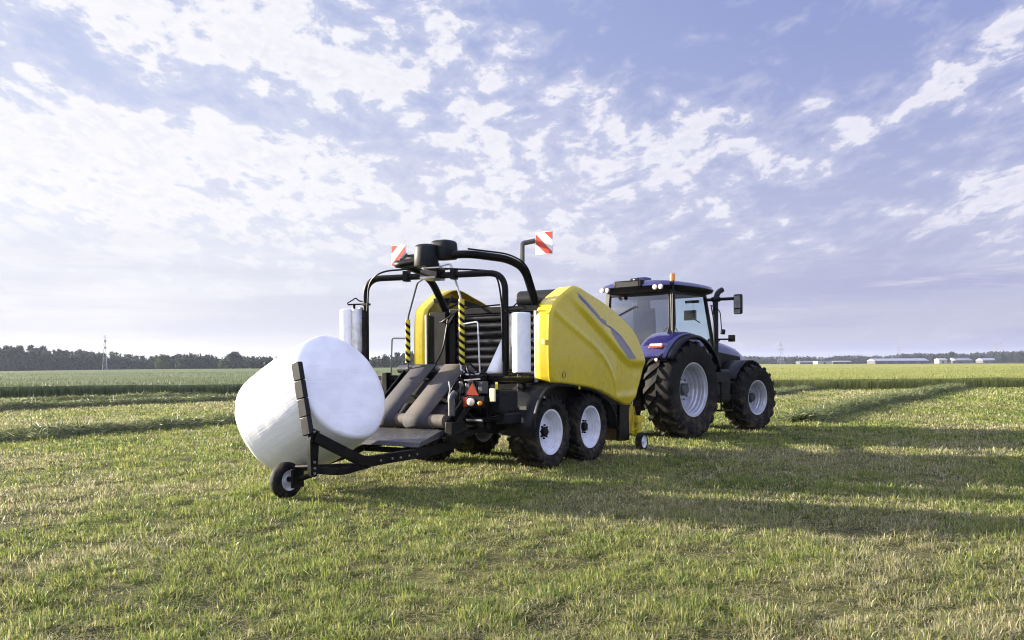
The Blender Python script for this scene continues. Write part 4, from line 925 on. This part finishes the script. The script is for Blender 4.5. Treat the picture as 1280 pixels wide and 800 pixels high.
# roof
mb = MB(); n_ = 40; rings = []
def rring(x0, x1, hy, z, p=5, bow=0):
    out = []
    for k in range(n_):
        a = 2 * math.pi * k / n_; c_, s_ = math.cos(a), math.sin(a); q = (abs(c_) ** p + abs(s_) ** p) ** (-1 / p)
        x = (x0 + x1) / 2 + c_ * q * (x1 - x0) / 2; y = s_ * q * hy; out.append((x, y, z + bow * (1 - (y / hy) ** 2) - .03 * max(0, (x - .6)) + (.04 * max(0, -x) if 0 else 0)))
    return out
rings = [rring(-.30, 1.50, .86, 3.10), rring(-.42, 1.68, .95, 3.15), rring(-.46, 1.72, .97, 3.20), rring(-.43, 1.68, .94, 3.26, bow=.015), rring(-.34, 1.55, .84, 3.30, bow=.025), rring(.0, 1.2, .5, 3.32, bow=.025)]
def loft(mb, rings):
    n_ = len(rings[0]); vs_ = [v_ for r_ in rings for v_ in r_]; N_ = len(rings)
    mb.add(vs_, [(j * n_ + i, j * n_ + (i + 1) % n_, (j + 1) * n_ + (i + 1) % n_, (j + 1) * n_ + i) for j in range(N_ - 1) for i in range(n_)] + [tuple(range(n_))[::-1], tuple((N_ - 1) * n_ + i for i in range(n_))])
loft(mb, rings[2:]); rf = mb.build('cab_roof', 'blue', tr_, sharp=50)
mb = MB(); loft(mb, [rring(-.25, 1.45, .84, 3.08), rring(-.40, 1.66, .945, 3.14), rring(-.45, 1.71, .965, 3.202)]); mb.build('roof_lining', 'black', rf, sharp=60)
mb = MB(); mb.b2((-.48, -.30, 3.17), (-.28, .42, 3.335)); gp_ = mb.build('roof_panel', 'black', rf, bevel=.03)
MB().b2((-.487, -.22, 3.20), (-.481, .34, 3.30)).build('grille', 'plastic', gp_)
mb = MB()
for y_ in (-.62, -.76, .60, .74): MB().lathe([(.05, 0), (.052, -.03), (.03, -.04), (.001, -.042)], c=(-.44, y_, 3.155), n=16, axis='x', caps=False).build('work_light', 'clearlens', rf)
mb = MB(); rbox(mb, .05, .02, 3.32, 3.43, .34, .36, .1, p=2.6); dm = mb.build('antenna_dome', 'blue', rf, sharp=60)
mb = MB(); mb.b2((-.14, .02, 3.34), (-.12, .22, 3.41)); mb.build('camera_housing', 'black', dm, bevel=.008); MB().lathe([(.02, 0), (.001, -.005)], c=(-.142, .12, 3.375), n=12, axis='x', caps=False).build('camera_lens', 'white', dm)
mb = MB(); mb.lathe([(.055, 3.28), (.055, 3.39), (.045, 3.43), (.001, 3.445)], c=(-.22, -.90, .0), n=20, axis='z'); bc = mb.build('beacon', 'orange', rf, sharp=50)
MB().tube([(-.20, -.90, 2.2), (-.20, -.90, 3.31)], .022, n=10).build('beacon_pole', 'black', rf)
MB().tube([(-.185, -.87, 2.15), (-.17, -.85, 3.1)], .035, n=10).build('corner_trim', 'plastic', cab)
# bonnet
def hring(x, hw, z0, z1, n=20, p=4):
    out = []
    for k in range(n):
        a = 2 * math.pi * k / n; c_, s_ = math.cos(a), math.sin(a); q = (abs(c_) ** p + abs(s_) ** p) ** (-1 / p)
        out.append((x, c_ * q * hw, (z0 + z1) / 2 + s_ * q * (z1 - z0) / 2))
    return out
mb = MB(); loft(mb, [hring(1.75, .44, 1.10, 2.16), hring(2.2, .44, 1.08, 2.14), hring(3.0, .42, 1.05, 2.05), hring(3.6, .40, 1.02, 1.93), hring(3.95, .36, 1.0, 1.80), hring(4.12, .28, 1.05, 1.62)])
hd = mb.build('bonnet', 'blue', tr_, sharp=45)
mb = MB()
for s in (-1, 1): mb.prism([(2.1, 1.3), (2.2, 1.85), (3.5, 1.72), (3.7, 1.2)], s * .425, s * .452)
mb.build('bonnet_grille', 'black', hd, bevel=.01)
# exhaust, mirrors, tank, steps
mb = MB(); mb.tube([(1.72, -.80, 1.55), (1.72, -.80, 2.98), (1.80, -.82, 3.16), (1.92, -.86, 3.22)], .062, n=18, rad=.1); mb.b2((1.62, -.88, 1.5), (1.82, -.60, 1.75)); mb.build('exhaust', 'plastic', tr_, sharp=40)
for s in (-1, 1):
    mb = MB(); mb.tube([(1.32, s * .80, 2.96), (1.55, s * .98, 2.98), (1.72, s * 1.30, 2.99)], .035, n=10, rad=.05); mb.tube([(1.40, s * .9, 2.97), (1.55, s * 1.0, 2.98)], .055, n=12)
    ma = mb.build('mirror_arm', 'black', tr_); q = MB(); q.box((1.72, s * 1.36, 2.86), (.09, .20, .44)); mh = q.build('mirror_housing', 'plastic', ma, bevel=.035, seg=3)
    q = MB(); q.box((1.673, s * 1.36, 2.91), (.004, .15, .27)); q.build('mirror_glass', 'steel', mh); q = MB(); q.box((1.673, s * 1.36, 2.70), (.004, .14, .09)); q.build('mirror_glass', 'steel', mh)
    mb = MB(); mb.tube([(1.45, s * .84, 2.85), (1.66, s * .95, 2.75), (1.72, s * .95, 2.3)], .012, n=6, rad=.15); mb.tube([(1.45, s * .84, 2.85), (1.62, s * .92, 2.0)], .012, n=6); mb.build('grab_rail', 'black', tr_)
    mb = MB(); mb.b2((1.25, s * .55, .68), (2.02, s * 1.02, 1.42)); tk = mb.build('fuel_tank', 'plastic', tr_, bevel=.06, seg=3)
    q = MB()
    for z_ in (.50, .82, 1.12): q.b2((1.32, s * 1.0, z_), (1.85, s * 1.16, z_ + .035))
    for x_ in (1.32, 1.83): q.b2((x_, s * 1.13, .5), (x_ + .02, s * 1.16, 1.15))
    q.build('step', 'black', tk)
mb = MB(); mb.b2((1.80, -.78, 2.05), (1.95, -.55, 2.12)); mb.tube([(1.78, -.7, 2.1), (2.0, -.98, 2.1)], .02, n=8); mb.box((2.05, -1.02, 2.12), (.10, .13, .15)); mb.tube([(1.95, -.85, 2.22), (1.97, -.85, 2.32)], .055, n=14); mb.build('front_work_light', 'black', tr_, bevel=.015)

# ------------------------------------------------------------------ woods, trees
def leaf_cloud(cs, rs, n, size, cols, w=None, squash=1.0):
    """cs (k,3) clump centres, rs clump radii; returns triangles and colours"""
    k = rng.choice(len(cs), n, p=(np.array(rs) ** 2) / np.sum(np.array(rs) ** 2)); d = rng.normal(0, 1, (n, 3)); d /= np.linalg.norm(d, axis=1)[:, None]
    rad = np.array(rs)[k][:, None] * (rng.random((n, 1)) ** .35); P = np.array(cs)[k] + d * rad * [1, 1, squash]
    a = rng.normal(0, 1, (n, 3)); b_ = rng.normal(0, 1, (n, 3)); a /= np.linalg.norm(a, axis=1)[:, None]; b_ /= np.linalg.norm(b_, axis=1)[:, None]
    s = size * rng.uniform(.6, 1.4, (n, 1)); V = np.stack([P, P + a * s, P + b_ * s], 1).reshape(-1, 3)
    cc = pal(len(cs), cols, w or [1] * len(cols)); C = cc[k] * rng.uniform(.8, 1.2, (n, 1)); return V, np.repeat(C, 3, 0)
DK = [(.025, .038, .026), (.035, .05, .03), (.022, .032, .025), (.045, .06, .03), (.03, .04, .03)]
def wood(name, x0, x1, y0, depth, hfun, ncl, nl, size, label, cols=DK):
    cx = rng.uniform(x0, x1, ncl); f = rng.random(ncl); cy = y0 + f * depth; hh = hfun(cx) * ((.60 + .42 * vnoise(cx, cx * 0, .07, 3)) if x0 < 0 else (.72 + .35 * vnoise(cx, cx * 0, .03, 3))) * rng.uniform(.7, 1.1, ncl); cs = []; rs = []
    for x, y, h_ in zip(cx, cy, hh):
        conif = rng.random() < .4; m_ = 5
        for j in range(m_):
            t_ = (j + .5) / m_; r_ = h_ * (.20 * (1 - t_) + .03 if conif else .17 * (1 - (t_ - .55) ** 2 * 2)); cs.append((x + rng.normal(0, .4), y, h_ * t_)); rs.append(max(r_, .3))
    V, C = leaf_cloud(np.array(cs), np.array(rs), nl, size, cols); o = quick_mesh(name, V, np.arange(len(V)).reshape(-1, 3), 'leaf', C)
    tag(o, label, 'woodland'); o['kind'] = 'stuff'; return o
def hl(x):
    u = (x + 260) / 150; return np.interp(x, [-270, -235, -218, -205, -180, -150, -100, -60, 0, 60], [9.6, 12.0, 10.6, 8.4, 7.6, 7.5, 6.9, 7.5, 7.6, 7.2])
wood('distant_wood', -285, 60, 408, 40, hl, 900, 230000, 1.0, 'long dark bluish wood along the horizon on the left')
wood('distant_wood', 90, 700, 960, 60, lambda x: np.interp(x, [90, 300, 400, 520, 700], [9.5, 9.6, 9.0, 11.0, 13]), 1900, 200000, 1.6, 'thin low dark wood along the horizon on the right')
def tree(x, y, h_, w_, label, cols, n=9000, size=.45, conif=False):
    root = empty('broadleaf_tree', (x, y, 0), 0, label, 'tree', 'single trees on the horizon'); cs = []; rs = []
    for j in range(16):
        a = rng.random() * 6.28; t_ = rng.uniform(.15, .95); q = w_ * .33 * math.sin(math.pi * min(.95, t_ * .9 + .08)); cs.append((math.cos(a) * q, math.sin(a) * q, h_ * t_ * .9)); rs.append(h_ * rng.uniform(.13, .20))
    V, C = leaf_cloud(np.array(cs), np.array(rs), n, size, cols); V[:, 2] = np.abs(V[:, 2]); c_ = quick_mesh('crown', V, np.arange(len(V)).reshape(-1, 3), 'leaf', C); c_.parent = root
    mb = MB(); mb.tube([(0, 0, -.1), (0, 0, h_ * .35), (.2, 0, h_ * .6)], [h_ * .035, h_ * .025, h_ * .012], n=8)
    for k in range(4): a = k * 1.6; mb.tube([(0, 0, h_ * .3), (math.cos(a) * w_ * .25, math.sin(a) * w_ * .25, h_ * .6)], [h_ * .015, h_ * .006], n=6)
    mb.build('trunk', 'bark', root); return root
def at(px, Y): return (px - 640) / 1100 * Y
LG = [(.07, .10, .03), (.09, .12, .035), (.05, .075, .025)]
tree(at(203, 392), 392, 6.6, 6, 'small round green tree standing before the left wood, lighter than the trees behind', LG)
tree(at(228, 398), 398, 6.2, 9, 'broad dark tree just right of the small light green tree at the left wood', DK)
tree(at(293, 395), 395, 8.0, 9, 'tall dark rounded tree rising above the left wood near the white bale', DK)
tree(at(278, 390), 390, 4.0, 4, 'low pale green bush at the left wood edge beside the tall dark tree', LG)
tree(at(1168, 880), 880, 9.6, 12, 'dark tree left of the small white house on the right horizon', DK)
tree(at(1190, 870), 870, 11.5, 11, 'rounded dark tree between the white house and the grey-roofed sheds', DK)
tree(at(1250, 860), 860, 11.5, 12, 'tallest dark tree right of the sheds on the far right horizon', DK)
tree(at(1276, 850), 850, 11.5, 14, 'dark tree at the far right edge of the photograph', DK)

# ------------------------------------------------------------------ sheds
def shed(px0, px1, Y, hw_, hr_, depth, label, roof='shedroof', wall='concrete', doors=3, name='farm_shed'):
    x0, x1 = at(px0, Y), at(px1, Y); w_ = x1 - x0; r = empty(name, (x0, Y, 0), 0, label, 'shed', 'farm sheds on the right horizon')
    MB().b2((0, 0, -.1), (w_, depth, hw_)).build('wall', wall, r)
    q = MB(); q.add([(-.4, -.5, hw_ + .01), (w_ + .4, -.5, hw_ + .01), (w_ + .4, depth / 2, hr_), (-.4, depth / 2, hr_), (w_ + .4, depth + .5, hw_ + .01), (-.4, depth + .5, hw_ + .01)], [(0, 1, 2, 3), (3, 2, 4, 5), (0, 3, 5), (1, 4, 2)]); q.build('roof', roof, r, solid=.0)
    for k in range(doors):
        a = w_ * (k + .5) / doors; MB().b2((a - w_ * .05 - .4, -.06, 0), (a + w_ * .05 + .4, -.005, hw_ * .7)).build('door', 'dark', r)
    return r
shed(1000, 1018, 800, 2.0, 2.7, 12, 'low brown-walled shed left of the bright white box-like shed', doors=2)
shed(1022, 1040, 780, 2.75, 2.9, 12, 'bright white box-like shed with one dark door', roof='shedwhite', wall='shedwhite', doors=1)
shed(1041, 1064, 800, 2.3, 3.0, 12, 'long pale-roofed shed attached right of the white box-like shed', roof='shedwhite', doors=3)
shed(1094, 1161, 780, 2.7, 4.8, 18, 'longest shed with pale blue-grey roof in the middle of the right horizon', doors=5)
shed(1174, 1184, 860, 3.6, 4.9, 10, 'small white house between two dark trees', roof='shedwhite', wall='shedwhite', doors=1, name='farm_house')
shed(1195, 1216, 860, 2.9, 5.4, 18, 'grey-roofed shed right of the rounded dark tree', doors=2)
shed(1229, 1246, 870, 2.7, 4.9, 14, 'small grey-roofed shed left of the tallest dark tree', doors=2)

# ------------------------------------------------------------------ pylons
def pylon(px, Y, h_, w_, arms, label, th=.18, wires=True):
    r = empty('lattice_mast' if not arms else 'power_pylon', (at(px, Y), Y, 0), .5, label, 'mast' if not arms else 'pylon'); q = MB(); N_ = 9
    def c_(t_, s): hw = w_ / 2 * (1 - t_) ** 1.3 + .22; return [(hw * a, hw * b_, h_ * t_) for a, b_ in ((1, 1), (-1, 1), (-1, -1), (1, -1))][s]
    for s in range(4): q.tube([c_(i / N_, s) for i in range(N_ + 1)], th / 2, n=4)
    for i in range(N_):
        for s in range(4): q.tube([c_(i / N_, s), c_((i + 1) / N_, (s + 1) % 4)], th / 4, n=4); q.tube([c_((i + 1) / N_, s), c_((i + 1) / N_, (s + 1) % 4)], th / 4, n=4)
    q.build('tower', 'pylon', r)
    if arms:
        q = MB()
        for z_, l_ in arms: q.tube([(-l_, 0, z_), (0, 0, z_ + .8), (l_, 0, z_)], th / 2, n=4); q.tube([(-l_, 0, z_), (l_, 0, z_)], th / 2, n=4)
        q.build('crossarm', 'pylon', r)
    else:
        q = MB()
        for z_ in (h_ * .62, h_ * .80): q.lathe([(.7, z_), (.7, z_ + .9)], n=8, axis='z')
        q.build('antenna', 'pylon', r)
    return r
pylon(131, 385, 15.6, 1.5, None, 'tall thin red and grey lattice mast in front of the left wood', .10)
pylon(976, 900, 23, 5, [(15, 5), (19, 4)], 'power pylon rising above the wood just right of the tractor', .25)
pylon(1123, 1250, 24, 5, [(17, 6), (21, 5)], 'faint far power pylon above the longest shed', .2)
pylon(1243, 1150, 26, 5, [(18, 6), (22, 5)], 'left one of two close power pylons on the far right', .22)
pylon(1249, 1180, 28, 5, [(19, 6), (24, 5)], 'right one of two close power pylons on the far right', .22)

# ------------------------------------------------------------------ air
mb = MB(); mb.b2((-2600, -400, -3), (2600, 3200, 36)); hz = mb.build('haze', 'dark')
hm = bpy.data.materials.new('haze_air'); hm.use_nodes = True; t = NT(hm.node_tree); t.n.clear()
pv = t.new('ShaderNodeVolumePrincipled'); pv.inputs['Color'].default_value = (.72, .80, 1, 1); pv.inputs['Density'].default_value = .00013; pv.inputs['Anisotropy'].default_value = .2
t.l.new(pv.outputs[0], t.new('ShaderNodeOutputMaterial').inputs['Volume']); hz.data.materials.clear(); hz.data.materials.append(hm); hz['kind'] = 'stuff'
tag(hz, 'thin pale summer haze over the fields and woods', 'haze')
